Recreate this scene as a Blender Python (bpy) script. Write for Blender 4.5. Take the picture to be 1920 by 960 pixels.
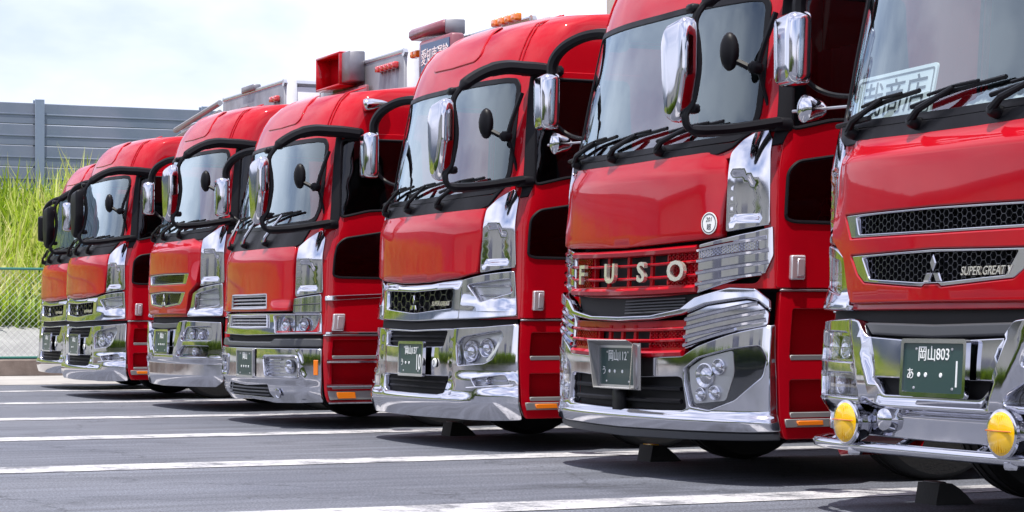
import bpy, math, random
from mathutils import Vector, Matrix
from mathutils.geometry import delaunay_2d_cdt
for o in list(bpy.data.objects): bpy.data.objects.remove(o)
SCN=bpy.context.scene; COL=SCN.collection
# ---------------------------------------------------------------- camera, sky, sun, exposure
F,HY,HC=4100.,605.,.90; YAW=math.atan(1877/4100.); CY,SY=math.cos(YAW),math.sin(YAW)
cam=bpy.data.cameras.new('camera'); co=bpy.data.objects.new('camera',cam); COL.objects.link(co); SCN.camera=co
cam.sensor_width=36; cam.lens=36*F/1920; cam.shift_y=(HY-480)/1920; cam.clip_end=3000; cam.clip_start=.05
co.location=(0,0,HC); co.rotation_euler=Vector((-CY,SY,0)).to_track_quat('-Z','Y').to_euler()
SUN=Vector((.19,-.20,.96)).normalized()
EXPOSURE=.42
wd=bpy.data.worlds.new('World'); SCN.world=wd; wd.use_nodes=True
nt=wd.node_tree; nt.nodes.clear(); N=nt.nodes.new; L=nt.links.new
sky=N('ShaderNodeTexSky'); sky.sky_type='NISHITA'; sky.sun_disc=False
sky.sun_elevation=math.asin(SUN.z); sky.sun_rotation=math.atan2(SUN.x,SUN.y); sky.air_density=1.0; sky.dust_density=.8; sky.ozone_density=1.5
tc=N('ShaderNodeTexCoord'); mp=N('ShaderNodeMapping'); mp.inputs['Scale'].default_value=(1.1,1.1,2.6); mp.inputs['Location'].default_value=(.4,.15,.3)
ns=N('ShaderNodeTexNoise'); ns.inputs['Scale'].default_value=1.7; ns.inputs['Detail'].default_value=7; ns.inputs['Roughness'].default_value=.55
rp=N('ShaderNodeValToRGB'); rp.color_ramp.elements[0].position=.33; rp.color_ramp.elements[1].position=.62
mx=N('ShaderNodeMix'); mx.data_type='RGBA'; mx.inputs['B'].default_value=(9.0,9.1,10.6,1)
bg=N('ShaderNodeBackground'); bg.inputs['Strength'].default_value=.13; ow=N('ShaderNodeOutputWorld')
L(tc.outputs['Generated'],mp.inputs['Vector']); L(mp.outputs['Vector'],ns.inputs['Vector']); L(ns.outputs['Fac'],rp.inputs['Fac'])
L(rp.outputs['Color'],mx.inputs['Factor']); tn=N('ShaderNodeMix'); tn.data_type='RGBA'; tn.blend_type='MULTIPLY'; tn.inputs['Factor'].default_value=1; tn.inputs['B'].default_value=(1.0,.90,1.0,1); L(sky.outputs['Color'],tn.inputs['A']); L(tn.outputs['Result'],mx.inputs['A']); L(mx.outputs['Result'],bg.inputs['Color']); L(bg.outputs['Background'],ow.inputs['Surface'])
sl=bpy.data.lights.new('sun','SUN'); sl.energy=4.6; sl.angle=math.radians(.55); sl.color=(1,.955,.88)
so=bpy.data.objects.new('sun',sl); COL.objects.link(so); so.rotation_euler=SUN.to_track_quat('Z','Y').to_euler(); so.location=SUN*50
SCN.view_settings.view_transform='Standard'; SCN.view_settings.look='None'; SCN.view_settings.gamma=1; SCN.view_settings.exposure=EXPOSURE
SCN.render.engine='CYCLES'; SCN.cycles.use_denoising=True; SCN.cycles.max_bounces=8; SCN.cycles.transparent_max_bounces=12
SCN.cycles.caustics_reflective=False; SCN.cycles.caustics_refractive=False; SCN.cycles.sample_clamp_indirect=6
random.seed(7); R=random.uniform
# ---------------------------------------------------------------- materials
def _n(m): return m.node_tree.nodes, m.node_tree.links
def pm(name,base,rough=.5,metal=0,coat=0,noise=None,bump=0,bscale=40,emit=None,spec=.5,rvar=0):
    m=bpy.data.materials.new(name); m.use_nodes=True; ns,ls=_n(m); b=ns['Principled BSDF']
    b.inputs['Base Color'].default_value=(*base,1); b.inputs['Roughness'].default_value=rough; b.inputs['Metallic'].default_value=metal
    b.inputs['Coat Weight'].default_value=coat; b.inputs['Coat Roughness'].default_value=.03; b.inputs['Specular IOR Level'].default_value=spec
    t=ns.new('ShaderNodeTexCoord')
    if noise:
        c2,sc,det=noise; n=ns.new('ShaderNodeTexNoise'); n.inputs['Scale'].default_value=sc; n.inputs['Detail'].default_value=det
        r=ns.new('ShaderNodeValToRGB'); r.color_ramp.elements[0].position=.38; r.color_ramp.elements[1].position=.64
        r.color_ramp.elements[0].color=(*base,1); r.color_ramp.elements[1].color=(*c2,1)
        ls.new(t.outputs['Object'],n.inputs['Vector']); ls.new(n.outputs['Fac'],r.inputs['Fac']); ls.new(r.outputs['Color'],b.inputs['Base Color'])
    if rvar:
        n=ns.new('ShaderNodeTexNoise'); n.inputs['Scale'].default_value=5; n.inputs['Detail'].default_value=6
        mr=ns.new('ShaderNodeMapRange'); mr.inputs['From Min'].default_value=.35; mr.inputs['From Max'].default_value=.7
        mr.inputs['To Min'].default_value=rough; mr.inputs['To Max'].default_value=rough+rvar
        ls.new(t.outputs['Object'],n.inputs['Vector']); ls.new(n.outputs['Fac'],mr.inputs['Value']); ls.new(mr.outputs['Result'],b.inputs['Roughness'])
    if bump:
        n=ns.new('ShaderNodeTexNoise'); n.inputs['Scale'].default_value=bscale; n.inputs['Detail'].default_value=3
        bp=ns.new('ShaderNodeBump'); bp.inputs['Strength'].default_value=bump; bp.inputs['Distance'].default_value=.01
        ls.new(t.outputs['Object'],n.inputs['Vector']); ls.new(n.outputs['Fac'],bp.inputs['Height']); ls.new(bp.outputs['Normal'],b.inputs['Normal'])
    if emit: b.inputs['Emission Color'].default_value=(*emit[0],1); b.inputs['Emission Strength'].default_value=emit[1]
    return m
def glass(name,tint,f0=.10,pw=4,rough=.0,tone=(1,1,1)):
    """sheet glass: the same two-sided reflection law from either face"""
    m=bpy.data.materials.new(name); m.use_nodes=True; ns,ls=_n(m); ns.clear()
    o=ns.new('ShaderNodeOutputMaterial'); a=ns.new('ShaderNodeBsdfTransparent'); g=ns.new('ShaderNodeBsdfGlossy'); x=ns.new('ShaderNodeMixShader')
    a.inputs['Color'].default_value=(*tint,1); g.inputs['Roughness'].default_value=rough; g.inputs['Color'].default_value=(*tone,1)
    ge=ns.new('ShaderNodeNewGeometry'); d=ns.new('ShaderNodeVectorMath'); d.operation='DOT_PRODUCT'; ls.new(ge.outputs['Incoming'],d.inputs[0]); ls.new(ge.outputs['Normal'],d.inputs[1])
    def mt(op,p,q=None):
        k=ns.new('ShaderNodeMath'); k.operation=op
        for i,v in enumerate((p,q)):
            if v is None: continue
            if isinstance(v,(int,float)): k.inputs[i].default_value=v
            else: ls.new(v,k.inputs[i])
        return k.outputs[0]
    f=mt('ADD',mt('MULTIPLY',mt('POWER',mt('SUBTRACT',1.0,mt('ABSOLUTE',d.outputs['Value'])),float(pw)),1-f0),f0)
    ls.new(f,x.inputs[0]); ls.new(a.outputs[0],x.inputs[1]); ls.new(g.outputs[0],x.inputs[2]); ls.new(x.outputs[0],o.inputs['Surface'])
    return m
M={}
M['red']=pm('red_paint',(.43,.001,.008),.45,coat=.75,rvar=.06,spec=.05,noise=((.37,.001,.009),1.7,7))
M['reddark']=pm('red_paint_shaded',(.30,.002,.005),.45,coat=.6,rvar=.1,spec=.1)  # darker copy of the red, step-well shade put into its colour; unused
M['chrome']=pm('chrome',(.60,.605,.65),.03,1,bump=.012,bscale=3.0,rvar=.10)
M['brushed']=pm('brushed_steel',(.62,.62,.64),.28,1,rvar=.15)
M['black']=pm('black_plastic',(.006,.006,.008),.38,rvar=.15,spec=.18)
M['gloss']=pm('gloss_black',(.012,.014,.020),.08,coat=1)
M['void']=pm('dark_cavity',(.006,.006,.007),.8)
M['rubber']=pm('rubber',(.018,.018,.018),.75,bump=.3,bscale=60)
M['dark']=pm('dark_grey_trim',(.055,.058,.065),.45)
M['grey']=pm('grey_metal',(.30,.30,.31),.4,.6,rvar=.2)
M['inner']=pm('cab_lining',(.035,.034,.036),.8)
M['seat']=pm('seat_cloth',(.05,.05,.055),.9)
M['pink_reflection_sheet']=pm('pink_reflection_cloth',(.42,.10,.13),.9)
M['white']=pm('white_print',(.82,.84,.82),.5)
M['ink']=pm('black_ink',(.02,.02,.025),.6)
M['plate']=pm('plate_green',(.012,.045,.042),.4,coat=.3)
M['clear']=glass('clear_lens',(.95,.96,.97),.06)
M['wind']=glass('windshield_glass',(.78,.87,.86),.105,2.7,tone=(.80,.95,1.0))
M['tint']=glass('tinted_glass',(.28,.27,.30),.04,5)
M['mirror']=pm('mirror_glass',(.85,.87,.9),.01,1)
M['amber']=pm('amber_lens',(.80,.20,.01),.25,coat=1)
M['redlens']=pm('red_lens',(.55,.02,.02),.25,coat=1)
M['yellow']=pm('yellow_lens',(.86,.50,.0),.15,coat=1)
M['bodysteel']=pm('body_steel',(.28,.28,.30),.42,.75,noise=((.19,.19,.215),2.5,5),rvar=.2)
M['bodywhite']=pm('body_white',(.62,.63,.68),.5,noise=((.50,.50,.54),3,5))
M['cream']=pm('cream_panel',(.42,.38,.33),.6,noise=((.36,.33,.29),2,4))
M['maroon']=pm('maroon_steel',(.20,.055,.075),.4,coat=.4,rvar=.2)
M['signblue']=pm('sign_blue',(.01,.055,.16),.4,coat=.4)
M['gunmetal']=pm('dark_chrome',(.13,.13,.145),.22,.9)
M['satin']=pm('satin_chrome',(.82,.82,.86),.22,.7)
M['letter']=pm('letter_chrome',(.86,.82,.72),.22,.75)
M['sky_white']=pm('painted_white',(.88,.88,.88),.45,coat=.3)
# ---------------------------------------------------------------- cab surface: everything on the front is laid on S(s, z)
W,CB,CN=1.245,.38,2.5
def _plan():
    pts=[]
    for i in range(401):
        q=i/400*math.pi/2; pts.append((W*math.sin(q)**(2/CN),CB*(1-math.cos(q)**(2/CN))))
    s=0; out=[(0,0,0)]
    for a,b in zip(pts,pts[1:]): s+=math.hypot(b[0]-a[0],b[1]-a[1]); out.append((s,b[0],b[1]))
    return out
PLAN=_plan(); SC=PLAN[-1][0]; PL=[]
j=0
for i in range(2001):
    s=SC*i/2000
    while j<len(PLAN)-2 and PLAN[j+1][0]<s: j+=1
    a,b=PLAN[j],PLAN[j+1]; t=(s-a[0])/(b[0]-a[0]+1e-12); PL.append((a[1]+(b[1]-a[1])*t,a[2]+(b[2]-a[2])*t))
def plan(s):
    a=abs(s)
    if a>=SC: x,y=W,CB+a-SC
    else:
        f=a/SC*2000; i=min(int(f),1999); t=f-i; p,q=PL[i],PL[i+1]; x=p[0]+(q[0]-p[0])*t; y=p[1]+(q[1]-p[1])*t
    return (x if s>=0 else -x),y
def _pchip(T):
    n=len(T); h=[T[i+1][0]-T[i][0] for i in range(n-1)]; d=[(T[i+1][1]-T[i][1])/h[i] for i in range(n-1)]
    m=[d[0]]+[0 if d[i-1]*d[i]<=0 else 2*d[i-1]*d[i]/(d[i-1]+d[i]) for i in range(1,n-1)]+[d[-1]]
    def f(z):
        if z<=T[0][0]: return T[0][1]+m[0]*(z-T[0][0])
        if z>=T[-1][0]: return T[-1][1]+m[-1]*(z-T[-1][0])
        for i in range(n-1):
            if z<=T[i+1][0]: break
        t=(z-T[i][0])/h[i]; a,b=T[i][1],T[i+1][1]
        return a*(1+2*t)*(1-t)**2+m[i]*h[i]*t*(1-t)**2+b*t*t*(3-2*t)+m[i+1]*h[i]*t*t*(t-1)
    return f
_p=_pchip([(.10,.10),(.22,.035),(.35,.0),(.6,.0),(.88,.02),(1.0,.035),(1.25,.045),(1.55,.055),(1.72,.085),(1.85,.125),(2.2,.19),(2.58,.265),(2.70,.298),(2.85,.352),(2.98,.425),(3.06,.50),(3.11,.60),(3.15,.80),(3.18,1.1),(3.2,1.6)])
_k=_pchip([(.1,.985),(.3,1.0),(1.8,1.0),(2.6,.955),(2.9,.948),(3.04,.935),(3.10,.915),(3.15,.88),(3.18,.845),(3.2,.78)])
TB=[(_p(i*.002),_k(i*.002)) for i in range(1650)]
WARP=[(0,0),(4,4)]
def cz(z):
    for (a,c),(b,d) in zip(WARP,WARP[1:]):
        if z<=b or (b,d)==WARP[-1]: return c+(d-c)*(z-a)/(b-a)
def pk(z):
    f=max(0,cz(z)/.002); i=min(int(f),1647); t=f-i; a,b=TB[i],TB[i+1]; return a[0]+(b[0]-a[0])*t,a[1]+(b[1]-a[1])*t
def S(s,z):
    x,y=plan(s); p,k=pk(z); return Vector((x*k,p+y,z))
def NRM(s,z,e=.004):
    return (S(s+e,z)-S(s-e,z)).cross(S(s,z+e)-S(s,z-e)).normalized()
def s_at(y,z): return y-pk(z)[0]-CB+SC
def smat(s,z,off=0):
    n=NRM(s,z); t=(S(s+.004,z)-S(s-.004,z)).normalized(); u=n.cross(t); p=S(s,z)+n*off
    return Matrix(((t.x,u.x,n.x,p.x),(t.y,u.y,n.y,p.y),(t.z,u.z,n.z,p.z),(0,0,0,1)))
# ---------------------------------------------------------------- mesh helpers
def link(name,me,parent=None,mats=()):
    o=bpy.data.objects.new(name,me); COL.objects.link(o)
    for m in mats: me.materials.append(m)
    if parent: o.parent=parent
    return o
def raw(name,vs,fs,mat,parent=None,smooth=True,ang=38):
    me=bpy.data.meshes.new(name); me.from_pydata([tuple(v) for v in vs],[],fs); me.update()
    if smooth: me.shade_smooth(); me.set_sharp_from_angle(angle=math.radians(ang))
    return link(name,me,parent,[mat])
def tag(o,label,cat,group=None):
    o['label']=label; o['category']=cat
    if group: o['group']=group
    return o
def thing(name,loc,label,cat,group=None):
    o=bpy.data.objects.new(name,None); COL.objects.link(o); o.location=loc; return tag(o,label,cat,group)
def area(p): return sum(a[0]*b[1]-b[0]*a[1] for a,b in zip(p,p[1:]+p[:1]))/2
def mir(p): return [(-s,z) for s,z in p][::-1]
def sym(h): return h+[(-s,z) for s,z in h[::-1] if abs(s)>1e-6]
def rc(p,r,n=4):
    out=[]; k=len(p)
    for i in range(k):
        a,b,c=p[i-1],p[i],p[(i+1)%k]; u=(a[0]-b[0],a[1]-b[1]); v=(c[0]-b[0],c[1]-b[1]); lu=math.hypot(*u); lv=math.hypot(*v)
        if lu<1e-6 or lv<1e-6: continue
        cs=(u[0]*v[0]+u[1]*v[1])/lu/lv
        if cs<-.985: out.append(b); continue
        d=min(r,lu*.45,lv*.45); p0=(b[0]+u[0]/lu*d,b[1]+u[1]/lu*d); p1=(b[0]+v[0]/lv*d,b[1]+v[1]/lv*d)
        for q in range(n+1):
            t=q/n; out.append(tuple(p0[w]*(1-t)**2+2*b[w]*t*(1-t)+p1[w]*t*t for w in (0,1)))
    return out
def dens(p,l):
    out=[]
    for a,b in zip(p,p[1:]+p[:1]):
        n=max(1,int(math.hypot(b[0]-a[0],b[1]-a[1])/l+.999))
        for i in range(n): out.append((a[0]+(b[0]-a[0])*i/n,a[1]+(b[1]-a[1])*i/n))
    return out
def clean(p,e=.0015):
    out=[p[0]]
    for q in p[1:]:
        if math.hypot(q[0]-out[-1][0],q[1]-out[-1][1])>e: out.append(q)
    if math.hypot(out[0][0]-out[-1][0],out[0][1]-out[-1][1])<e: out.pop()
    return out
def inset(p,d):
    out=[]; k=len(p)
    for i in range(k):
        a,b,c=p[i-1],p[i],p[(i+1)%k]; u=Vector((b[0]-a[0],b[1]-a[1])).normalized(); v=Vector((c[0]-b[0],c[1]-b[1])).normalized()
        n=Vector((-u.y-v.y,u.x+v.x)); l=n.length
        if l<.2: n=Vector((-v.y,v.x)); l=1; sc=1
        else: n/=l; sc=min(1.6,2/l)
        out.append((b[0]+n.x*d*sc,b[1]+n.y*d*sc))
    return out
def pin(x,y,p):
    r=False
    for (x0,y0),(x1,y1) in zip(p,p[1:]+p[:1]):
        if (y0>y)!=(y1>y) and x<(x1-x0)*(y-y0)/(y1-y0)+x0: r=not r
    return r
def pdist(x,y,p):
    d=9
    for (x0,y0),(x1,y1) in zip(p,p[1:]+p[:1]):
        ux,uy=x1-x0,y1-y0; l=ux*ux+uy*uy+1e-12; t=max(0,min(1,((x-x0)*ux+(y-y0)*uy)/l)); d=min(d,math.hypot(x-x0-ux*t,y-y0-uy*t))
    return d if pin(x,y,p) else -d
def sst(a,b,x):
    t=max(0,min(1,(x-a)/(b-a))); return t*t*(3-2*t)
def panel(name,outline,mat,parent=None,holes=(),off=.006,th=.02,bev=.004,disp=None,grid=.06,rnd=0,inner=None,hrnd=None):
    """a sheet of the cab skin: outline (and holes) given on the cab surface, lifted by off, with rounded edges and real thickness"""
    loops=[]
    for i,p in enumerate([outline]+list(holes)):
        r=rnd if i==0 else (rnd if hrnd is None else hrnd)
        if r: p=rc(p,r)
        p=clean(dens(p,.045)); A=area(p)
        if (A<0)==(i==0): p=p[::-1]
        loops.append(p)
    ins=[inset(p,bev) for p in loops]
    pts=[];edges=[]
    for p in ins:
        b=len(pts); pts+=[Vector(q) for q in p]; edges+=[(b+i,b+(i+1)%len(p)) for i in range(len(p))]
    nb=len(pts); o=ins[0]; x0=min(q[0] for q in o); x1=max(q[0] for q in o); y0=min(q[1] for q in o); y1=max(q[1] for q in o)
    ny=int((y1-y0)/grid)+1
    for j in range(ny+1):
        for i in range(int((x1-x0)/grid)+2):
            x=x0+(i+.5*(j%2))*grid; y=y0+(j+.35)*grid
            if pdist(x,y,o)>grid*.3 and all(pdist(x,y,h)<-grid*.3 for h in ins[1:]): pts.append(Vector((x,y)))
    vo,eo,fo,ov,oe,of=delaunay_2d_cdt(pts,edges,[],0,1e-6)
    uv=[(v.x,v.y) for v in vo]; faces=[]
    for f in fo:
        cx=sum(uv[i][0] for i in f)/3; cy=sum(uv[i][1] for i in f)/3
        if not pin(cx,cy,o) or any(pin(cx,cy,h) for h in ins[1:]): continue
        a,b,c=(uv[i] for i in f)
        if (b[0]-a[0])*(c[1]-a[1])-(c[0]-a[0])*(b[1]-a[1])<0: f=f[::-1]
        faces.append(tuple(f))
    def P(s,z):
        return S(s,z)+NRM(s,z)*(off+(disp(s,z) if disp else 0))
    vs=[];nr=[]
    for s,z in uv:
        vs.append(P(s,z))
        if disp:
            e=.003; nr.append((P(s+e,z)-P(s-e,z)).cross(P(s,z+e)-P(s,z-e)).normalized())
        else: nr.append(NRM(s,z))
    near={}
    for i in range(nb):
        near.setdefault(i,[])
    for i,l in enumerate(ov):
        for q in l:
            if q<nb: near[q]=i
    b0=0
    for p,ip in zip(loops,ins):
        k=len(p); r1=[];r2=[]
        for i,(s,z) in enumerate(p):
            n=NRM(s,z); d=disp(s,z) if disp else 0; outd=(S(*p[i])-S(*ip[i])); outd=outd.normalized() if outd.length>1e-9 else n
            r1.append(len(vs)); vs.append(S(s,z)+n*(off+d-bev)); nr.append((outd+n*.25).normalized())
            r2.append(len(vs)); vs.append(S(s,z)+n*(off+min(d,0)-th)); nr.append(outd)
        for i in range(k):
            j=(i+1)%k; t0,t1=near[b0+i],near[b0+j]
            if t0!=t1: faces.append((t1,t0,r1[i],r1[j]))
            faces.append((r1[j],r1[i],r2[i],r2[j]))
        b0+=k
    nin=0
    if inner:
        base=len(vs); m=len(uv)
        for s,z in uv: n=NRM(s,z); vs.append(S(s,z)+n*(off-th)); nr.append(-n)
        inn=[tuple(base+i for i in f[::-1]) for f in faces if max(f)<m]
    else: inn=[]
    nf=len(faces); me=bpy.data.meshes.new(name); me.from_pydata([tuple(v) for v in vs],[],faces+inn); me.update()
    me.shade_smooth(); me.normals_split_custom_set_from_vertices([tuple(n) for n in nr])
    ob=link(name,me,parent,[mat])
    if inner:
        me.materials.append(inner)
        for q in me.polygons[nf:]: q.material_index=1
    return ob
def cr(pts,n=6,closed=False):
    pts=[Vector(p) for p in pts]; out=[]; k=len(pts)
    for i in range(k if closed else k-1):
        a=pts[i-1] if (i>0 or closed) else pts[0]*2-pts[1]; b=pts[i]; c=pts[(i+1)%k]; d=pts[(i+2)%k] if (i+2<k or closed) else c*2-b
        for q in range(n):
            t=q/n; out.append(.5*((2*b)+(c-a)*t+(2*a-5*b+4*c-d)*t*t+(3*b-a-3*c+d)*t**3))
    if not closed: out.append(pts[-1])
    return out
def tubeg(pts,r,n=8,closed=False,flat=1):
    """vertices and faces of a tube; r is a number or one radius per point"""
    pts=[Vector(p) for p in pts]; k=len(pts); vs=[];fs=[]; up=None
    for i,p in enumerate(pts):
        a=pts[i-1] if (i or closed) else p; b=pts[(i+1)%k] if (i<k-1 or closed) else p
        t=(b-a).normalized()
        if up is None: up=t.cross(Vector((.12,.3,1))).normalized()
        up=(up-t*up.dot(t)).normalized(); w=t.cross(up); rr=r[i] if isinstance(r,(list,tuple)) else r
        for q in range(n): an=2*math.pi*q/n; vs.append(p+(up*math.cos(an)+w*math.sin(an)*flat)*rr)
    for i in range(k if closed else k-1):
        for q in range(n):
            a=i*n+q; b=i*n+(q+1)%n; c=((i+1)%k)*n; fs.append((a,b,c+(q+1)%n,c+q))
    if not closed: fs.append(tuple(range(n))[::-1]); fs.append(tuple((k-1)*n+q for q in range(n)))
    return vs,fs
def tube(name,pts,r,mat,parent=None,n=8,closed=False,flat=1): return raw(name,*tubeg(pts,r,n,closed,flat),mat,parent)
def stube(name,sz,r,mat,parent,off=.01,closed=False,n=6,step=.05):
    p=[]
    for a,b in zip(sz,sz[1:]):
        k=max(1,int(math.hypot(b[0]-a[0],b[1]-a[1])/step)); p+=[(a[0]+(b[0]-a[0])*i/k,a[1]+(b[1]-a[1])*i/k) for i in range(k)]
    p.append(sz[-1])
    return tube(name,[S(*q)+NRM(*q)*off for q in p],r,mat,parent,n,closed)
def boxg(c,d,bev=.01):
    """bevelled box"""
    x,y,z=(v/2 for v in d); b=min(bev,x*.9,y*.9,z*.9); vs=[];fs=[]
    def q(*p): vs.append(Vector(c)+Vector(p)); return len(vs)-1
    I={}
    for sx in (-1,1):
        for sy in (-1,1):
            for sz in (-1,1):
                I[sx,sy,sz]=(q(sx*x,sy*(y-b),sz*(z-b)),q(sx*(x-b),sy*y,sz*(z-b)),q(sx*(x-b),sy*(y-b),sz*z))
    def fix(f,n):
        a,b_,c_=(vs[i] for i in f[:3])
        fs.append(tuple(f) if (b_-a).cross(c_-a).dot(n)>0 else tuple(f[::-1]))
    for s in (-1,1):
        fix([I[s,-1,-1][0],I[s,1,-1][0],I[s,1,1][0],I[s,-1,1][0]],Vector((s,0,0)))
        fix([I[-1,s,-1][1],I[1,s,-1][1],I[1,s,1][1],I[-1,s,1][1]],Vector((0,s,0)))
        fix([I[-1,-1,s][2],I[1,-1,s][2],I[1,1,s][2],I[-1,1,s][2]],Vector((0,0,s)))
        for t in (-1,1):
            fix([I[s,t,-1][0],I[s,t,1][0],I[s,t,1][1],I[s,t,-1][1]],Vector((s,t,0)))
            fix([I[s,-1,t][0],I[s,1,t][0],I[s,1,t][2],I[s,-1,t][2]],Vector((s,0,t)))
            fix([I[-1,s,t][1],I[1,s,t][1],I[1,s,t][2],I[-1,s,t][2]],Vector((0,s,t)))
            for u in (-1,1): fix(list(I[s,t,u]),Vector((s,t,u)))
    return vs,fs
def box(name,c,d,mat,parent=None,bev=.01): return raw(name,*boxg(c,d,bev),mat,parent,ang=50)
def join(*gs):
    V=[];Fc=[]
    for v,f in gs: b=len(V); V+=v; Fc+=[tuple(b+i for i in q) for q in f]
    return V,Fc
def xf(m,g): return [m@Vector(v) for v in g[0]],g[1]
def latheg(prof,n=24):
    """profile of (radius, height) turned about z"""
    vs=[];fs=[]
    for r,h in prof:
        for q in range(n): a=2*math.pi*q/n; vs.append(Vector((r*math.cos(a),r*math.sin(a),h)))
    for i in range(len(prof)-1):
        for q in range(n): fs.append((i*n+q,i*n+(q+1)%n,(i+1)*n+(q+1)%n,(i+1)*n+q))
    fs.append(tuple(range(n))[::-1]); k=(len(prof)-1)*n; fs.append(tuple(k+q for q in range(n)))
    return vs,fs
def aim(p,d,roll=0):
    q=Vector(d).to_track_quat('Z','Y'); return Matrix.Translation(Vector(p))@q.to_matrix().to_4x4()
def prism(poly,d0,d1):
    """polygon in xy pushed from z=d0 to z=d1"""
    if area(poly)<0: poly=poly[::-1]
    k=len(poly); vs=[Vector((x,y,d0)) for x,y in poly]+[Vector((x,y,d1)) for x,y in poly]
    return vs,[tuple(range(k))[::-1],tuple(range(k,2*k))]+[(i,(i+1)%k,k+(i+1)%k,k+i) for i in range(k)]
def ringg(outer,inner,d0,d1):
    k=len(outer); vs=[Vector((x,y,d)) for p,d in ((outer,d0),(inner,d0),(outer,d1),(inner,d1)) for x,y in p]; fs=[]
    for i in range(k):
        j=(i+1)%k; fs+=[(2*k+i,2*k+j,3*k+j,3*k+i),(i,j,2*k+j,2*k+i)[::1],(k+j,k+i,3*k+i,3*k+j),(j,i,k+i,k+j)]
    return vs,fs
def rrect(w,h,r,n=5):
    return rc([(-w/2,-h/2),(w/2,-h/2),(w/2,h/2),(-w/2,h/2)],r,n)
def dome(outline,prof):
    """outline in xy, rings of (scale, height) closing to a cap: mirror housings and lamp bodies"""
    cx=sum(p[0] for p in outline)/len(outline); cy=sum(p[1] for p in outline)/len(outline); k=len(outline); vs=[];fs=[]
    for sc,h in prof:
        for x,y in outline: vs.append(Vector((cx+(x-cx)*sc,cy+(y-cy)*sc,h)))
    for i in range(len(prof)-1):
        for q in range(k): fs.append((i*k+q,i*k+(q+1)%k,(i+1)*k+(q+1)%k,(i+1)*k+q))
    fs.append(tuple(range(k))[::-1]); b=(len(prof)-1)*k; fs.append(tuple(b+q for q in range(k)))
    return vs,fs
def textg(body,size,depth=.002,align='CENTER',shear=0,sx=1,bold=0):
    c=bpy.data.curves.new('t','FONT'); c.body=body; c.size=size; c.extrude=depth; c.offset=bold; c.align_x=align; c.align_y='CENTER'; c.shear=shear; c.resolution_u=3
    o=bpy.data.objects.new('t',c); COL.objects.link(o); bpy.context.view_layer.update()
    me=bpy.data.meshes.new_from_object(o); vs=[Vector((v.co.x*sx,v.co.y,v.co.z)) for v in me.vertices]; fs=[tuple(p.vertices) for p in me.polygons]
    bpy.data.objects.remove(o); bpy.data.curves.remove(c); bpy.data.meshes.remove(me); return vs,fs
def hexg(outline,cell,off,wall,depth,zs=1.0):
    """honeycomb bars inside an outline on the cab surface"""
    vs=[];fs=[];seen=set(); o=outline; x0=min(q[0] for q in o); x1=max(q[0] for q in o); y0=min(q[1] for q in o); y1=max(q[1] for q in o)
    dx=cell*1.5; dy=cell*math.sqrt(3)*zs
    for i in range(-1,int((x1-x0)/dx)+2):
        for j in range(-1,int((y1-y0)/dy)+2):
            cx=x0+i*dx; cy=y0+(j+.5*(i%2))*dy
            pt=[(cx+cell*math.cos(math.pi/3*k),cy+cell*math.sin(math.pi/3*k)*zs) for k in range(6)]
            for k in range(6):
                a,b=pt[k],pt[(k+1)%6]; key=tuple(sorted(((round(a[0],3),round(a[1],3)),(round(b[0],3),round(b[1],3)))))
                if key in seen: continue
                seen.add(key); ia,ib=pin(*a,o),pin(*b,o)
                if not(ia or ib): continue
                if not(ia and ib):
                    if ib: a,b=b,a
                    lo,hi=0,1
                    for _ in range(7):
                        m=(lo+hi)/2
                        if pin(a[0]+(b[0]-a[0])*m,a[1]+(b[1]-a[1])*m,o): lo=m
                        else: hi=m
                    b=(a[0]+(b[0]-a[0])*hi,a[1]+(b[1]-a[1])*hi)
                l=math.hypot(b[0]-a[0],b[1]-a[1])
                if l<.002: continue
                nx,ny=-(b[1]-a[1])/l*wall/2,(b[0]-a[0])/l*wall/2; base=len(vs)
                for d in (off-depth,off):
                    sc=1 if d<off else .6
                    for p,sg in ((a,1),(b,1),(b,-1),(a,-1)):
                        q=(p[0]+nx*sg*sc,p[1]+ny*sg*sc); vs.append(S(*q)+NRM(*q)*d)
                B=base; fs+=[(B+4,B+7,B+6,B+5),(B,B+4,B+5,B+1),(B+2,B+6,B+7,B+3)]
    return vs,fs
# ---------------------------------------------------------------- truck parts
YB=2.15
def both(fn):
    for sg in (1,-1): fn(sg)
def sd(p,sg): return p if sg>0 else mir(p)
def lamp(root,poly,name='headlight',depth=.06,bulbs=(),fins=0,lensoff=.0,refl='brushed'):
    h=panel(name,poly,M[refl],root,off=-depth,th=.01,bev=.002,rnd=.015,grid=.08)
    panel('lens',poly,M['clear'],h,off=lensoff,th=.004,bev=.002,rnd=.015,grid=.06)
    for s,z,r in bulbs:
        raw('reflector',*xf(smat(s,z,-depth+.002),latheg([(r*1.12,0),(r*1.15,.02),(r*1.05,.032),(r*.97,.03),(r*.8,.008),(r*.62,.004),(r*.6,.02),(r*.5,.036),(r*.25,.046),(.001,.048)],20)),M['chrome'],h)
    if fins:
        z0=min(p[1] for p in poly); z1=max(p[1] for p in poly)
        for k in range(fins):
            z=z0+(z1-z0)*(k+.7)/(fins+.4); xs=[]
            a=[i*.01-1.4 for i in range(281)]; xs=[s for s in a if pin(s,z,poly)]
            if len(xs)>4: stube('bezel',[(xs[1],z),(xs[-2],z)],.006,M['chrome'],h,off=-depth+.02)
    return h
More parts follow.
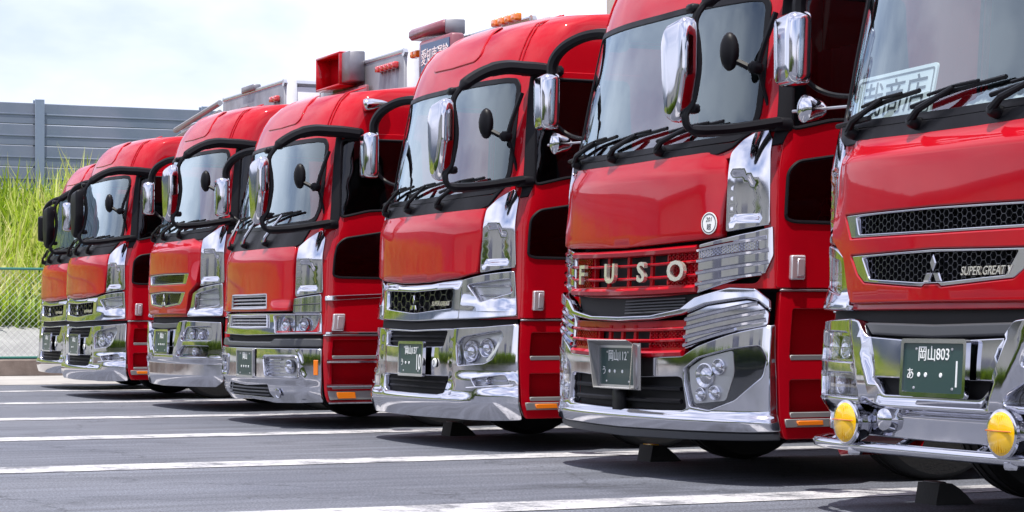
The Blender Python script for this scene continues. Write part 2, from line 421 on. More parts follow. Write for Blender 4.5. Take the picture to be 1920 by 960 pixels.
def plate(root,s,z,top,kana,dots,num,off,w=.44,h=.22,frame='chrome'):
    m=smat(s,z,off)
    p=raw('license_plate',*xf(m,prism(rrect(w,h,.012),-.004,.004)),M['plate'],root,smooth=False)
    o=rrect(w+.035,h+.035,.018); i=rrect(w-.004,h-.004,.01)
    raw('plate_frame',*xf(m,ringg(o,i,-.012,.012)),M[frame],p)
    def put(t,size,x,y,sx=1,nm='office_text'):
        if t: raw(nm,*xf(m@Matrix.Translation((x,y,.0055)),textg(t,size,.0012,sx=sx)),M['white'],p,smooth=False)['kind']='stuff'
    put(top,.072,0,.058,.92); put(kana,.055,-.168,-.03,1,'kana')
    for x in dots: raw('dot',*xf(m@Matrix.Translation((x,-.03,.0055)),latheg([(.011,-.001),(.010,.0012)],10)),M['white'],p,smooth=False)
    put(num,.165,.14 if len(num)>1 else .168,-.03,.62,'serial_digits')
    for x,y in ((-.13,.083),(.13,.083),(-.14,-.088),(.14,-.088)): raw('bolt',*xf(m@Matrix.Translation((x,y,.006)),latheg([(.007,-.002),(.005,.002)],8)),M['brushed'],p,smooth=False)
    for x in (-.09,.09): raw('bracket',*xf(m,boxg((x,0,-.045),(.04,.12,.07),.004)),M['black'],p)
    return p
def emblem(root,s,z,h,off,mat='chrome'):
    m=smat(s,z,off); g=[]; a=h/1.75
    for k in range(3):
        an=math.pi/2+k*2*math.pi/3; c,n=math.cos(an),math.sin(an); d=(c*a,n*a); e=(-n,c)
        base=[(0,0),(d[0]/2+e[0]*a*.289,d[1]/2+e[1]*a*.289),d,(d[0]/2-e[0]*a*.289,d[1]/2-e[1]*a*.289)]
        k0=[(d[0]/2+(x-d[0]/2)*.93,d[1]/2+(y-d[1]/2)*.93) for x,y in base]
        k1=[(d[0]/2+(x-d[0]/2)*.7,d[1]/2+(y-d[1]/2)*.7) for x,y in base]
        vs=[Vector((x,y,0)) for x,y in k0]+[Vector((x,y,.008)) for x,y in k0]+[Vector((x,y,.013)) for x,y in k1]
        if area(k0)<0: fs=[(4+i,i,(i+1)%4,4+(i+1)%4) for i in range(4)]+[(8+i,4+i,4+(i+1)%4,8+(i+1)%4) for i in range(4)]+[(11,10,9,8)]
        else: fs=[(i,(i+1)%4,4+(i+1)%4,4+i) for i in range(4)]+[(4+i,4+(i+1)%4,8+(i+1)%4,8+i) for i in range(4)]+[(8,9,10,11)]
        g.append((vs,fs))
    return raw('emblem',*xf(m,join(*g)),M[mat],root,smooth=False)
def housing(name,outl,c,depth,mat,root,yaw=0):
    """mirror head: domed back towards the front of the truck, mirror glass facing the rear"""
    m=Matrix.Translation(Vector(c))@Matrix.Rotation(yaw,4,'Z')@Matrix.Rotation(math.pi/2,4,'X')   # local z -> -y
    d=depth; o=rc(outl,.03,4)
    h=raw(name,*xf(m,dome(o,[(.97,-.012),(1,0),(1,d*.40),(.985,d*.58),(.955,d*.74),(.89,d*.90),(.86,d*.92),(.4,d*.935)])),M[mat],root,ang=60)
    raw('mirror_glass',*xf(m,prism([(x*.9,y*.9) for x,y in o],-.016,-.011)),M['mirror'],h)
    return h
def mirrors(root,zt,near='chrome',far='chrome',rodlamp=None):
    o=[(-.115,.17),(-.08,.25),(.10,.285),(.115,.2),(.11,-.02),(.055,-.22),(-.01,-.285),(-.075,-.26),(-.105,-.05)]
    h=housing('side_mirror',o,(1.185,-.235,zt-.455),.085,near,root,.10)
    pth=[(.60,.045),(.45,.058),(.336,.06),(.2,.06),(.045,.02),(-.109,-.075),(-.19,-.184),(-.176,-.32),(-.172,-.445),(-.205,-.62),(-.25,-.70),(-.213,-.775),(-.051,-.774),(.122,-.752),(.34,-.715)]
    P=cr([(1.235,y,zt+z) for y,z in pth],5); k=len(P)
    tube('mirror_stay',P,[.050 if i<k*.26 else (.044 if i<k*.36 else (.022 if i<k*.78 else .033)) for i in range(k)],M['black'],root,8)
    box('stay_bracket',(1.19,.50,zt+.055),(.14,.30,.075),M['black'],root,.02)
    box('stay_bracket',(1.205,.36,zt-.725),(.11,.12,.075),M['black'],root,.015)
    for z in (-.12,-.66): box('mirror_clamp',(1.205,-.185,zt+z),(.075,.06,.05),M['black'],h,.012)
    # solid oval and arms added for the mirror's dark reflection in the glass
    ov=[(.055*math.cos(a*math.pi/12),.105*math.sin(a*math.pi/12)) for a in range(24)]
    um=raw('reflected_mirror',*xf(Matrix.Translation((1.0,.16,zt-.31))@Matrix.Rotation(.55,4,'Z')@Matrix.Rotation(math.pi/2,4,'X'),dome(ov,[(1,-.012),(1.03,0),(1,.010),(.9,.022),(.7,.032),(.4,.038),(.1,.04)])),M['black'],root)
    box('reflected_knuckle',(1.105,.265,zt-.405),(.06,.09,.07),M['black'],um,.02)
    tube('reflected_arm',[(1.02,.18,zt-.36),(1.09,.25,zt-.41)],.020,M['black'],um,6)
    tube('reflected_arm',cr([(1.11,.28,zt-.39),(1.12,.31,zt-.28),(1.145,.37,zt-.10)],4),.017,M['black'],um,6)
    tube('reflected_arm',cr([(1.10,.29,zt-.42),(1.115,.32,zt-.55),(1.14,.35,zt-.70)],4),.012,M['black'],um,6)
    # driver side
    o2=rrect(.25,.37,.05); o2=[(x*(1.0 if y>-.05 else 1-(-.05-y)*.6),y) for x,y in o2]
    h2=housing('side_mirror',o2,(-1.55,.30,zt-.355),.11,far,root,-.18)
    tube('mirror_stay',cr([(-1.12,.56,zt+.05),(-1.24,.50,zt+.075),(-1.36,.42,zt+.06),(-1.47,.34,zt-.0),(-1.54,.30,zt-.09),(-1.55,.30,zt-.20)],5),.038,M['black'],root,8)
    box('stay_bracket',(-1.13,.56,zt+.02),(.12,.14,.14),M['black'],root,.02)
    tube('mirror_stay',cr([(-1.55,.33,zt-.5),(-1.5,.38,zt-.56),(-1.38,.42,zt-.6),(-1.19,.46,zt-.62)],4),.014,M['black'],root,6)
    if rodlamp:
        z=rodlamp
        l=raw('marker_lamp',*xf(aim((-1.47,.29,z),(0,-1,0)),latheg([(.03,-.10),(.05,-.07),(.062,-.02),(.07,.0),(.07,.015),(.055,.026),(.03,.034),(.001,.036)],20)),M['chrome'],root)
        tube('lamp_rod',[(-1.62,.30,z),(-1.15,.46,z)],.008,M['brushed'],l,6)
def wheel(root,x,y,r=.49,w=.28,far=False):
    sg=1 if x>0 else -1
    t=raw('tyre',*xf(aim((x,y,r),(sg,0,0)),latheg([(r*.58,-w/2),(r*.72,-w/2),(r*.93,-w*.46),(r*.985,-w*.36),(r,-w*.25),(r*.985,-w*.24),(r*.985,-w*.2),(r,-w*.19),(r,-.02),(r*.985,-.018),(r*.985,.018),(r,.02),(r,w*.19),(r*.985,w*.2),(r*.985,w*.24),(r,w*.25),(r*.985,w*.36),(r*.93,w*.46),(r*.72,w/2),(r*.58,w/2)],36)),M['rubber'],root)
    raw('rim',*xf(aim((x,y,r),(sg,0,0)),latheg([(r*.59,-w*.4),(r*.60,w*.49),(r*.56,w*.5),(r*.52,w*.2),(r*.30,w*.05),(r*.28,w*.3),(r*.2,w*.36),(.01,w*.36)],28)),M['brushed'],t)
    return t
def upper(root,zb,zt,zh,zd,hood_r,near='chrome',far='chrome',rodlamp=None,chrome_wiper=False,corner=None):
    ZT=WARP[-1][0]-.008; n=26
    zs=[zd+(ZT-zd)*(i/n)**.8 for i in range(n+1)]
    edge=[(s_at(YB,z),z) for z in zs]; outl=sym([(0,zd)]+edge+[(0,ZT)])
    ws=[(0,zb),(.5,zb+.006),(.99,zb+.022),(1.075,zb+.045),(1.107,zb+.13),(1.106,zb+.3),(1.095,zt-.23),(1.084,zt-.05),(1.05,zt-.008),(.95,zt+.002),(.5,zt+.004),(0,zt)]
    wsf=sym(ws); big=lambda p,d: inset(p if area(p)>0 else p[::-1],-d)
    yb=1.18
    dw=[(1.318,zb+.05),(1.56,zb+.11),(s_at(yb,zb+.14),zb+.14),(s_at(yb,zt),zt),(1.236,zt)]
    lw=[(1.345,zb-.44),(1.40,zb-.455),(s_at(1.0,zb-.46),zb-.46),(s_at(1.0,zb-.04),zb-.04),(1.40,zb-.125),(1.352,zb-.18)]
    fh=sym([(0,zd+.03),(1.2,zd+.03),(1.235,zd+.1),(1.225,zh-.02),(1.15,zh-.01),(.9,zh-.045),(0,zh-.05)])
    sh=panel('cab_shell',outl,M['red'],root,holes=[fh,big(wsf,.012),big(dw,.02),big(mir(dw),.02),big(lw,.02)],off=0,th=.035,bev=.004,grid=.085,inner=M['inner'],hrnd=.03)
    # roof cap and rear wall
    m=24; sb=s_at(YB,ZT); vs=[];fs=[]; q=9
    for i in range(m+1):
        s=sb*i/m; a=S(s,ZT); b=S(-s,ZT)
        for k in range(q): t=k/(q-1); p=b.lerp(a,t); p.z+=.012*math.sin(math.pi*t)*min(1,i/6); vs.append(p)
    for i in range(m):
        for k in range(q-1): fs.append((i*q+k,(i+1)*q+k,(i+1)*q+k+1,i*q+k+1)[::-1])
    raw('roof_cap',vs,fs,M['red'],root)
    vs=[];fs=[]
    for i,z in enumerate(zs):
        a=S(s_at(YB,z),z); vs+=[Vector((-a.x,YB,z)),Vector((a.x,YB,z))]
        if i: fs.append((2*i-2,2*i,2*i+1,2*i-1))
    rw=raw('rear_wall',vs,fs,M['red'],root,smooth=False); rw.data.materials.clear(); rw.data.materials.append(M['inner'])
    # roof panel line and side seams
    r1=zt+.24*(ZT-zt)/.68; r2=zt+.55*(ZT-zt)/.68
    panel('roof_panel',sym([(0,r1-.01),(.40,r1),(.47,r1+.04),(.40,r2),(.34,r2+.03),(0,r2+.03)]),M['red'],root,off=.009,th=.012,bev=.006,rnd=.05,grid=.06)
    both(lambda sg:[stube('roof_seam',[(sg*(1.02+d),zt+.09),(sg*(1.01+d),zt+.26),(sg*(.99+d),zt+.42),(sg*(.95+d),ZT-.05)],.006,M['red'],root,off=.003) for d in (0,.035)])
    # glass
    panel('windshield_seal',big(wsf,.028),M['black'],root,holes=[big(wsf,-.012)],off=.008,th=.03,bev=.004,rnd=.03,hrnd=.03)
    panel('windshield',wsf,M['wind'],root,off=.001,th=.002,bev=.001,grid=.09,rnd=.03)
    # cowl under the glass, wipers
    panel('cowl',sym([(0,zh-.02),(.9,zh-.01),(1.0,zh+.02),(1.09,zb+.03),(1.0,zb-.01),(.5,zb-.022),(0,zb-.028)]),M['black'],root,off=.012,th=.03,bev=.006)
    wm='chrome' if chrome_wiper else 'black'
    for s0,ln in ((-.80,.62),(-.22,.66),(.36,.60)):
        a=tube('wiper',[S(s0,zh+.045)+NRM(s0,zh)*.05,S(s0+.06,zh+.085)+NRM(s0,zh)*.065,S(s0+.27,zb+.085)+NRM(s0+.27,zb)*.05],[.021,.017,.010],M[wm],root,8)
        raw('wiper_pivot',*xf(smat(s0,zh+.04,.01),latheg([(.032,0),(.032,.03),(.024,.05),(.01,.055)],12)),M['black'],a)
        stube('wiper_blade',[(s0-.06,zb+.035),(s0+.27,zb+.085),(s0-.06+ln,zb+.11)],.011,M['black'],a,off=.028)
        stube('wiper_blade',[(s0+.08,zb+.075),(s0+.27,zb+.098),(s0+.44,zb+.105)],.008,M['black'],a,off=.045)
        both(lambda sg:None)
    tube('washer_pipe',[S(-.98,zb-.0)+NRM(-.98,zb)*.05,S(-.6,zb+.005)+NRM(-.6,zb)*.05],.013,M['brushed' if chrome_wiper else 'black'],root,6)
    # doors
    def door(sg):
        sB=lambda z:s_at(1.30,z)
        o=[(1.304,zd+.004),(1.302,zb-.5),(1.300,zb+.0),(1.214,zt+.055),(sB(zt+.055),zt+.055),(sB(zb),zb),(sB(zd),zd+.004)]
        hs=[sd(dw,sg)]+([lw] if sg>0 else [])
        d=panel('door',sd(o,sg),M['red'],root,holes=hs,off=.010,th=.03,bev=.005,rnd=.02,hrnd=.045,grid=.09)
        panel('door_glass',sd(dw,sg),M['tint'],d,off=-.004,th=.002,bev=.001,rnd=.045,grid=.12)
        stube('window_seal',(lambda p:p+[p[0]])(rc(sd(dw,sg),.045)),.012,M['black'],d,off=.008)
        if sg>0:
            panel('safety_glass',lw,M['tint'],d,off=-.004,th=.002,bev=.001,rnd=.045,grid=.12)
            stube('window_seal',(lambda p:p+[p[0]])(rc(lw,.045)),.011,M['black'],d,off=.008)
        panel('pillar_trim',sd([(1.246,zb-.04),(1.30,zb-.03),(1.318,zb+.05),(1.236,zt),(1.225,zt+.06),(1.172,zt+.06)],sg),M['black'],d,off=.016,th=.02,bev=.005)
    both(door)
    # interior seen through the glass
    box('dashboard',(0,.80,zb-.13),(2.16,.52,.30),M['inner'],root,.07)
    tor=[(-.62+.22*math.cos(a*math.pi/12),.98+.22*math.sin(a*math.pi/12)*.55,zb+.10+.22*math.sin(a*math.pi/12)*.55) for a in range(24)]
    sw=tube('steering_wheel',tor,.017,M['black'],root,8,True)
    tube('steering_column',[(-.62,.98,zb+.08),(-.62,.84,zb-.05)],.05,M['black'],sw)
    for a in (0,2.1,4.2): tube('spoke',[(-.62,.975,zb+.09),(-.62+.21*math.cos(a),.98+.21*math.sin(a)*.55,zb+.10+.21*math.sin(a)*.55)],.014,M['black'],sw,6)
    for x in (-.62,.62):
        st=box('seat',(x,1.42,zb-.28),(.52,.5,.16),M['seat'],root,.06); box('seat_back',(x,1.66,zb+.10),(.50,.15,.68),M['seat'],st,.06); box('headrest',(x,1.64,zb+.52),(.27,.12,.19),M['seat'],st,.05)
    vs=[];fs=[]
    for i in range(81):
        x=-.95+1.9*i/80; y=1.98+.025*math.sin(i*1.3); vs+=[(x,y,zb-.3),(x,y,zt)]
        if i: fs.append((2*i-2,2*i,2*i+1,2*i-1))
    raw('pink_reflection_sheet',vs,fs,M['pink_reflection_sheet'],root)  # pleated sheet added so the glass shows a pink reflection
    mirrors(root,zt,near,far,rodlamp)
def corner_panel(root,zh,zb,zc,e0=.985,e1=.962):
    def f(sg):
        o=[(e0,zh-.005),(1.07,zh+.065),(1.19,zh+.135),(1.245,zh+.06),(1.268,zc+.02),(1.262,zc),(e1,zc-.036)]
        rec=[(e0+.02,zh-.11),(1.12,zh-.12),(1.195,zh-.19),(1.21,zc+.035),(e1+.022,zc+.01)]
        panel('corner_panel',sd(o,sg),M['chrome'],root,off=.014,th=.03,bev=.006,rnd=.02,grid=.028,disp=lambda s,z:-.020*sst(-.004,.028,pdist(abs(s),z,rec)))
    both(f)
def steps(root,z0,zd,recs,mark,e=1.345,chrome=False):
    """red step panel ahead of the front wheel: wells with treads, marker strip low down"""
    sB=1.86
    def f(sg):
        o=[(e,z0),(sB-.1,z0),(sB,z0+.12),(sB+.02,zd-.012),(e-.03,zd-.012)]
        hs=[[(e+.06,a),(sB-.05,a),(sB-.05,b),(e+.06,b)] for a,b in recs]
        p=panel('step_panel',sd(o,sg),M['red'],root,holes=[sd(h,sg) for h in hs],off=.004,th=.07,bev=.006,rnd=.015,grid=.09)
        for h,(a,b) in zip(hs,recs):
            panel('step_well',sd(h,sg),M['red'],p,off=-.06,th=.01,bev=.001,grid=.2)
            c=[(e+.062,a-.006),(sB-.052,a-.006),(sB-.052,a+.022),(e+.062,a+.022)]
            panel('tread',sd(c,sg),M['grey'],p,off=.006,th=.07,bev=.003,grid=.2)
        a,b=mark
        st=panel('marker_strip',sd([(e+.025,a),(sB-.03,a),(sB-.03,b),(e+.025,b)],sg),M['grey'],p,off=.014,th=.02,bev=.004,grid=.2)
        panel('marker_lamp',sd([(e+.095,a+.010),(e+.26,a+.010),(e+.26,b-.010),(e+.095,b-.010)],sg),M['amber'],st,off=.026,th=.02,bev=.004,grid=.2)
        panel('sill_trim',sd([(e-.03,zd-.012),(sB+.02,zd-.012),(sB+.02,zd-.002),(e-.03,zd-.002)],sg),M['brushed'],p,off=.012,th=.03,bev=.002,grid=.2)
    both(f)
def side_lamp(root,s0,s1,z0,z1):
    for sg in (1,-1):
        d=panel('door_lamp',sd([(s0,z0),(s1,z0),(s1,z1),(s0,z1)],sg),M['satin'],root,off=.035,th=.03,bev=.010,rnd=.012,grid=.03)
        panel('lamp_lens',sd([(s0+.035,z0+.02),(s1-.012,z0+.02),(s1-.012,z1-.02),(s0+.035,z1-.02)],sg),M['satin'],d,off=.041,th=.01,bev=.004,grid=.06)
def under(root,zl,y0=.2):
    """chassis, axles, wheels and the dark belly behind the bumper"""
    box('engine_bay',(0,1.05,(zl+.42)/2),(2.0,1.66,zl-.42),M['void'],root,.03)
    panel('firewall',sym([(0,zl),(1.27,zl),(1.26,zl+.78),(0,zl+.75)]),M['void'],root,off=-.10,th=.01,bev=.001,grid=.2)
    ch=thingpart('chassis',root)
    for x in (-.42,.42): box('frame_rail',(x,5.2,.86),(.09,8.4,.26),M['black'],ch,.01)
    for y in (1.44,6.6,7.9): box('axle',(0,y,.49),(1.8,.14,.14),M['black'],ch,.03)
    for y in (3.2,4.6,5.7,8.6): box('cross_member',(0,y,.86),(.78,.12,.18),M['black'],ch,.01)
    for sg in (-1,1):
        wheel(root,sg*1.06,1.44)
        for y in (6.6,7.9): wheel(root,sg*1.05,y,.49,.42)
        box('wheel_housing',(sg*1.06,1.46,1.02),(.34,1.22,.10),M['black'],root,.03)
        box('fuel_tank',(sg*.93,3.6,.62),(.56,1.3,.56),M['brushed'],root,.10)
def thingpart(name,root):
    o=bpy.data.objects.new(name,None); COL.objects.link(o); o.parent=root; return o
def cargo(root,kind,top,mat='bodysteel',y0=2.22):
    yl=9.0; z0=1.08
    b=box('body_floor',(0,(y0+yl)/2,z0),(2.44,yl-y0,.16),M['black'],root,.02)
    wm=M[mat]
    f=box('body_front',(0,y0+.04,(z0+top)/2+.04),(2.46,.08,top-z0-.08),wm,root,.012)
    for sg in (-1,1):
        w=box('body_side',(sg*1.205,(y0+yl)/2+.06,(z0+top)/2+.02),(.07,yl-y0-.1,top-z0-.12),M['bodywhite'] if kind!='box' else wm,root,.012)
        for i in range(7): box('body_rib',(sg*1.246,y0+.5+i*1.0,(z0+top)/2),(.05,.09,top-z0-.1),wm,w,.01)
        tube('top_rail',[(sg*1.215,y0+.0,top),(sg*1.215,yl,top-.03)],.045,M['brushed'],w,8)
        box('corner_post',(sg*1.235,y0+.10,(z0+top)/2+.04),(.055,.13,top-z0),M['bodywhite'] if kind!='box' else wm,root,.012)
    box('body_rear',(0,yl,(z0+top)/2),(2.46,.08,top-z0-.1),wm,root,.012)
    def lamps(x0,x1,z,mt,n,y=y0-.03):
        for i in range(n):
            x=x0+(x1-x0)*(i+.5)/n; l=raw('roof_lamp',*xf(aim((x,y+.02,z),(0,-1,0)),dome(rrect((x1-x0)/n*.86,.07,.02),[(1,0),(1,.035),(.85,.055),(.5,.062)])),M[mt],root)
    tube('front_rail',[(-1.2,y0+.02,top+.01),(1.2,y0+.02,top+.01)],.03,M['brushed'],f,8)
    return lamps,f
# ---------------------------------------------------------------- the four cab models
def gridfill(root,hole,name='grille',cell=.03,off=-.006,wall=.009,depth=.03,mat='chrome',zs=.9,back=-.06,kind=None):
    g=panel(name,hole,M['void'],root,off=back,th=.01,bev=.001,grid=.12)
    raw('grille_mesh',*hexg(hole,cell,off,wall,depth,zs),M[mat],g,smooth=False)
    return g
def cab_a(root,pl,near='chrome',far='chrome'):
    global WARP; WARP=[(0,0),(2.58,2.58),(3.165,3.2)]
    zb,zt,zh,zd=1.806,2.605,1.698,.925
    upper(root,zb,zt,zh,zd,.98,near,far)
    panel('hood_panel',sym([(0,1.695),(.57,1.698),(.972,1.703),(.982,1.48),(.95,1.248),(.696,1.215),(.283,1.193),(0,1.190)]),M['red'],root,off=.016,th=.03,bev=.009,rnd=.02,grid=.05,disp=lambda s,z:.012*sst(1.70,1.60,z)-.010*sst(1.24,1.19,z))
    corner_panel(root,zh,zb,1.283)
    gh=sym([(0,1.122),(.645,1.14),(.63,1.005),(.08,.975),(0,.973)])
    panel('grille_surround',sym([(0,1.184),(.283,1.187),(.69,1.208),(.752,1.21),(.742,.923),(.08,.910),(0,.910)]),M['chrome'],root,holes=[gh],off=.014,th=.05,bev=.008,rnd=.02,hrnd=.02,grid=.04,disp=lambda s,z:-.018*sst(1.15,1.19,z))
    g=gridfill(root,gh,cell=.062,wall=.010,mat='gunmetal',zs=.8)
    emblem(root,0,1.03,.13,.012)
    raw('badge',*xf(smat(.475,1.035,.016),textg('SUPER GREAT',.044,.005,shear=.2)),M['letter'],root,smooth=False)
    ln=[(.83,1.165),(1.228,1.203),(1.245,1.11),(.98,1.045)]
    for sg in (1,-1):
        panel('headlight_cover',sd([(.764,1.206),(.982,1.238),(1.262,1.262),(1.290,.944),(1.083,.928),(.756,.920)],sg),M['chrome'],root,holes=[sd(ln,sg)],off=.014,th=.05,bev=.008,rnd=.02,hrnd=.02,grid=.035,disp=lambda s,z:.012*sst(1.08,1.0,z+.1*(abs(s)-1)))
        lamp(root,sd(ln,sg),'corner_lamp',.035,fins=2)
    panel('valance',sym([(0,.905),(1.29,.94),(1.31,.87),(0,.83)]),M['void'],root,off=-.03,th=.02,bev=.002,grid=.12)
    up_=sym([(0,.832),(.592,.842),(.556,.730),(0,.722)]); lo=sym([(0,.514),(.630,.516),(.588,.402),(.5,.392),(0,.389)])
    hl=[(.741,.749),(.818,.796),(1.184,.845),(1.208,.807),(1.136,.65),(1.065,.617),(.771,.598)]; fg=[(.944,.507),(1.231,.535),(1.268,.471),(.986,.455)]
    hs=[up_,lo]
    for sg in (1,-1): hs+=[sd(hl,sg),sd(fg,sg)]
    def dsp(s,z):
        a=abs(s); return .022*sst(.40,.365,z-.03*sst(.6,1.2,a))-.012*sst(.655,.668,a)*sst(.69,.676,a)*sst(.38,.42,z)+.012*sst(.55,.50,z)*sst(.7,.9,a)-.016*sst(.5,.64,a)*sst(.76,.62,a)*sst(.4,.5,z)
    panel('bumper',sym([(0,.846),(.66,.860),(1.04,.872),(1.312,.893),(1.326,.55),(1.322,.232),(1.029,.230),(0,.222)]),M['chrome'],root,holes=hs,off=.014,th=.07,bev=.007,rnd=.02,hrnd=.02,grid=.036,disp=dsp)
    for h,nm in ((up_,'upper_intake'),(lo,'lower_intake')):
        g=panel(nm,h,M['void'],root,off=-.05,th=.01,bev=.001,grid=.12)
        z0=min(q[1] for q in h); z1=max(q[1] for q in h)
        for k in range(2): stube('slat',[(-.55,z0+(z1-z0)*(k+1)/3),(.55,z0+(z1-z0)*(k+1)/3)],.008,M['black'],g,off=-.03)
    for sg in (1,-1):
        lamp(root,sd(hl,sg),'headlight',.06,[(sg*.87,.70,.072),(sg*1.04,.725,.062)],fins=0)
        stube('light_strip',[(sg*1.06,.63),(sg*1.13,.70),(sg*1.18,.80)],.014,M['white'],root,off=-.03)
        lamp(root,sd(fg,sg),'fog_light',.04,[(sg*1.08,.493,.026)],fins=1)
        stube('bumper_trim',[(sg*.90,.44),(sg*1.29,.465)],.008,M['chrome'],root,off=.028)
    raw('zero_badge',*xf(smat(.465,.612,.020),join(latheg([(.033,0),(.033,.006),(.028,.008)],24))),M['white'],root); raw('badge_numeral',*xf(smat(.465,.612,.0285),textg('0',.05,.001)),M['ink'],root,smooth=False)
    plate(root,.11,.635,*pl,.045)
    steps(root,.232,zd,[(.36,.545),(.645,.83)],(.293,.345))
    side_lamp(root,1.385,1.468,.984,1.122)
    under(root,zd)
def cab_b(root,pl,extra,near='chrome',far='chrome',zbot=.25):
    global WARP; WARP=[(0,0),(1.75,1.70),(2.64,2.58),(3.20,3.2)]
    zb,zt,zh,zd=1.83,2.642,1.752,.96
    upper(root,zb,zt,zh,zd,.92,near,far,rodlamp=1.98 if extra else None)
    g1=sym([(0,1.410),(.55,1.406),(.752,1.403),(.69,1.291),(0,1.289)]); g1i=sym([(0,1.397),(.644,1.391),(.612,1.309),(0,1.306)])
    g2=sym([(0,1.224),(.41,1.216),(.681,1.212),(.613,1.122),(.55,1.083),(.2,1.062),(.07,1.055),(.052,1.068),(0,1.068)]); g2i=sym([(0,1.209),(.573,1.20),(.5,1.10),(.1,1.078),(0,1.078)])
    def hd(s,z): return .020*sst(1.75,1.66,z)+.010*sst(1.69,1.672,z)*sst(1.2,1.5,z+.3)-.006*sst(1.05,.985,z)-.03*sst(.72,.92,abs(s))*sst(1.3,1.55,z)
    panel('hood_panel',sym([(0,1.748),(.24,1.748),(.6,1.756),(.87,1.765),(.908,1.74),(.922,1.52),(.914,1.292),(.763,1.198),(.702,.985),(0,.988)]),M['red'],root,holes=[g1,g2],off=.016,th=.04,bev=.008,rnd=.02,hrnd=.008,grid=.045,disp=hd)
    for h,hi in ((g1,g1i),(g2,g2i)):
        panel('grille_frame',inset(h if area(h)>0 else h[::-1],.002),M['chrome'],root,holes=[hi],off=.040,th=.05,bev=.005,hrnd=.01,rnd=.008,grid=.1)
        gridfill(root,hi,cell=.0215,wall=.005,off=.014,depth=.02,mat='gunmetal' if extra else 'chrome',back=-.01,zs=.95)
    emblem(root,.02,1.118,.145,.036)
    if extra: raw('badge',*xf(smat(.375,1.118,.034),textg('SUPER GREAT V',.054,.006,shear=.25,sx=.86)),M['letter'],root,smooth=False)
    corner_panel(root,zh,zb,1.303,.928,.936)
    ln=[(.86,1.185),(1.20,1.245),(1.225,1.08),(.84,1.03)]
    for sg in (1,-1):
        panel('headlight_cover',sd([(.772,1.192),(.934,1.255),(1.256,1.300),(1.275,.962),(.716,.955)],sg),M['chrome'],root,holes=[sd(ln,sg)],off=.016,th=.05,bev=.010,rnd=.03,hrnd=.03,grid=.035,disp=lambda s,z:.015*sst(1.05,.98,z))
        lamp(root,sd(ln,sg),'corner_lamp',.04,fins=3)
    panel('valance',sym([(0,.985),(.7,.985),(1.27,.955),(1.28,.87),(0,.82)]),M['void'],root,off=-.035,th=.02,bev=.002,grid=.12)
    panel('bumper_pad',sym([(0,.892),(.54,.902),(.565,.895),(.50,.845),(0,.832)]),M['dark'],root,off=.012,th=.06,bev=.012,rnd=.01)
    hl=[(.635,.787),(.735,.853),(1.14,.862),(1.175,.80),(1.165,.722),(.617,.716)]; fg=[(.540,.594),(.650,.664),(1.14,.662),(1.115,.556),(.534,.555)]
    it=sym([(0,.648),(.45,.651),(.364,.577),(0,.579)]); hs=[it]
    for sg in (1,-1): hs+=[sd(hl,sg),sd(fg,sg)]
    def bd(s,z):
        a=abs(s); w=(a-(.40+.34*(z-.55)))
        return .030*sst(.0,.03,w)*sst(.20,.12,w)*sst(.52,.56,z)+.014*sst(.55,.52,z)-(.055 if extra else .018)*sst(.52,.49,z)
    panel('bumper',sym([(0,.826),(.213,.826),(.51,.838),(.57,.908),(.69,.921),(1.262,.906),(1.296,.6),(1.298,zbot+.06),(1.2,zbot),(0,zbot-.01)]),M['chrome'],root,holes=hs,off=.014,th=.06,bev=.008,rnd=.02,hrnd=.025,grid=.036,disp=bd)
    panel('lower_intake',it,M['void'],root,off=-.04,th=.01,bev=.001,grid=.12)
    for sg in (1,-1):
        lamp(root,sd(hl,sg),'headlight',.045,[(sg*.80,.785,.05),(sg*.98,.785,.05)],refl='chrome')
        lamp(root,sd(fg,sg),'fog_light',.05,[(sg*.86,.608,.042)],refl='gloss')
    plate(root,.075,.70,*pl,.04)
    steps(root,.24,zd,[(.37,.58),(.68,.88)],(.30,.352),1.325)
    side_lamp(root,1.385,1.468,1.01,1.15)
    under(root,zd)
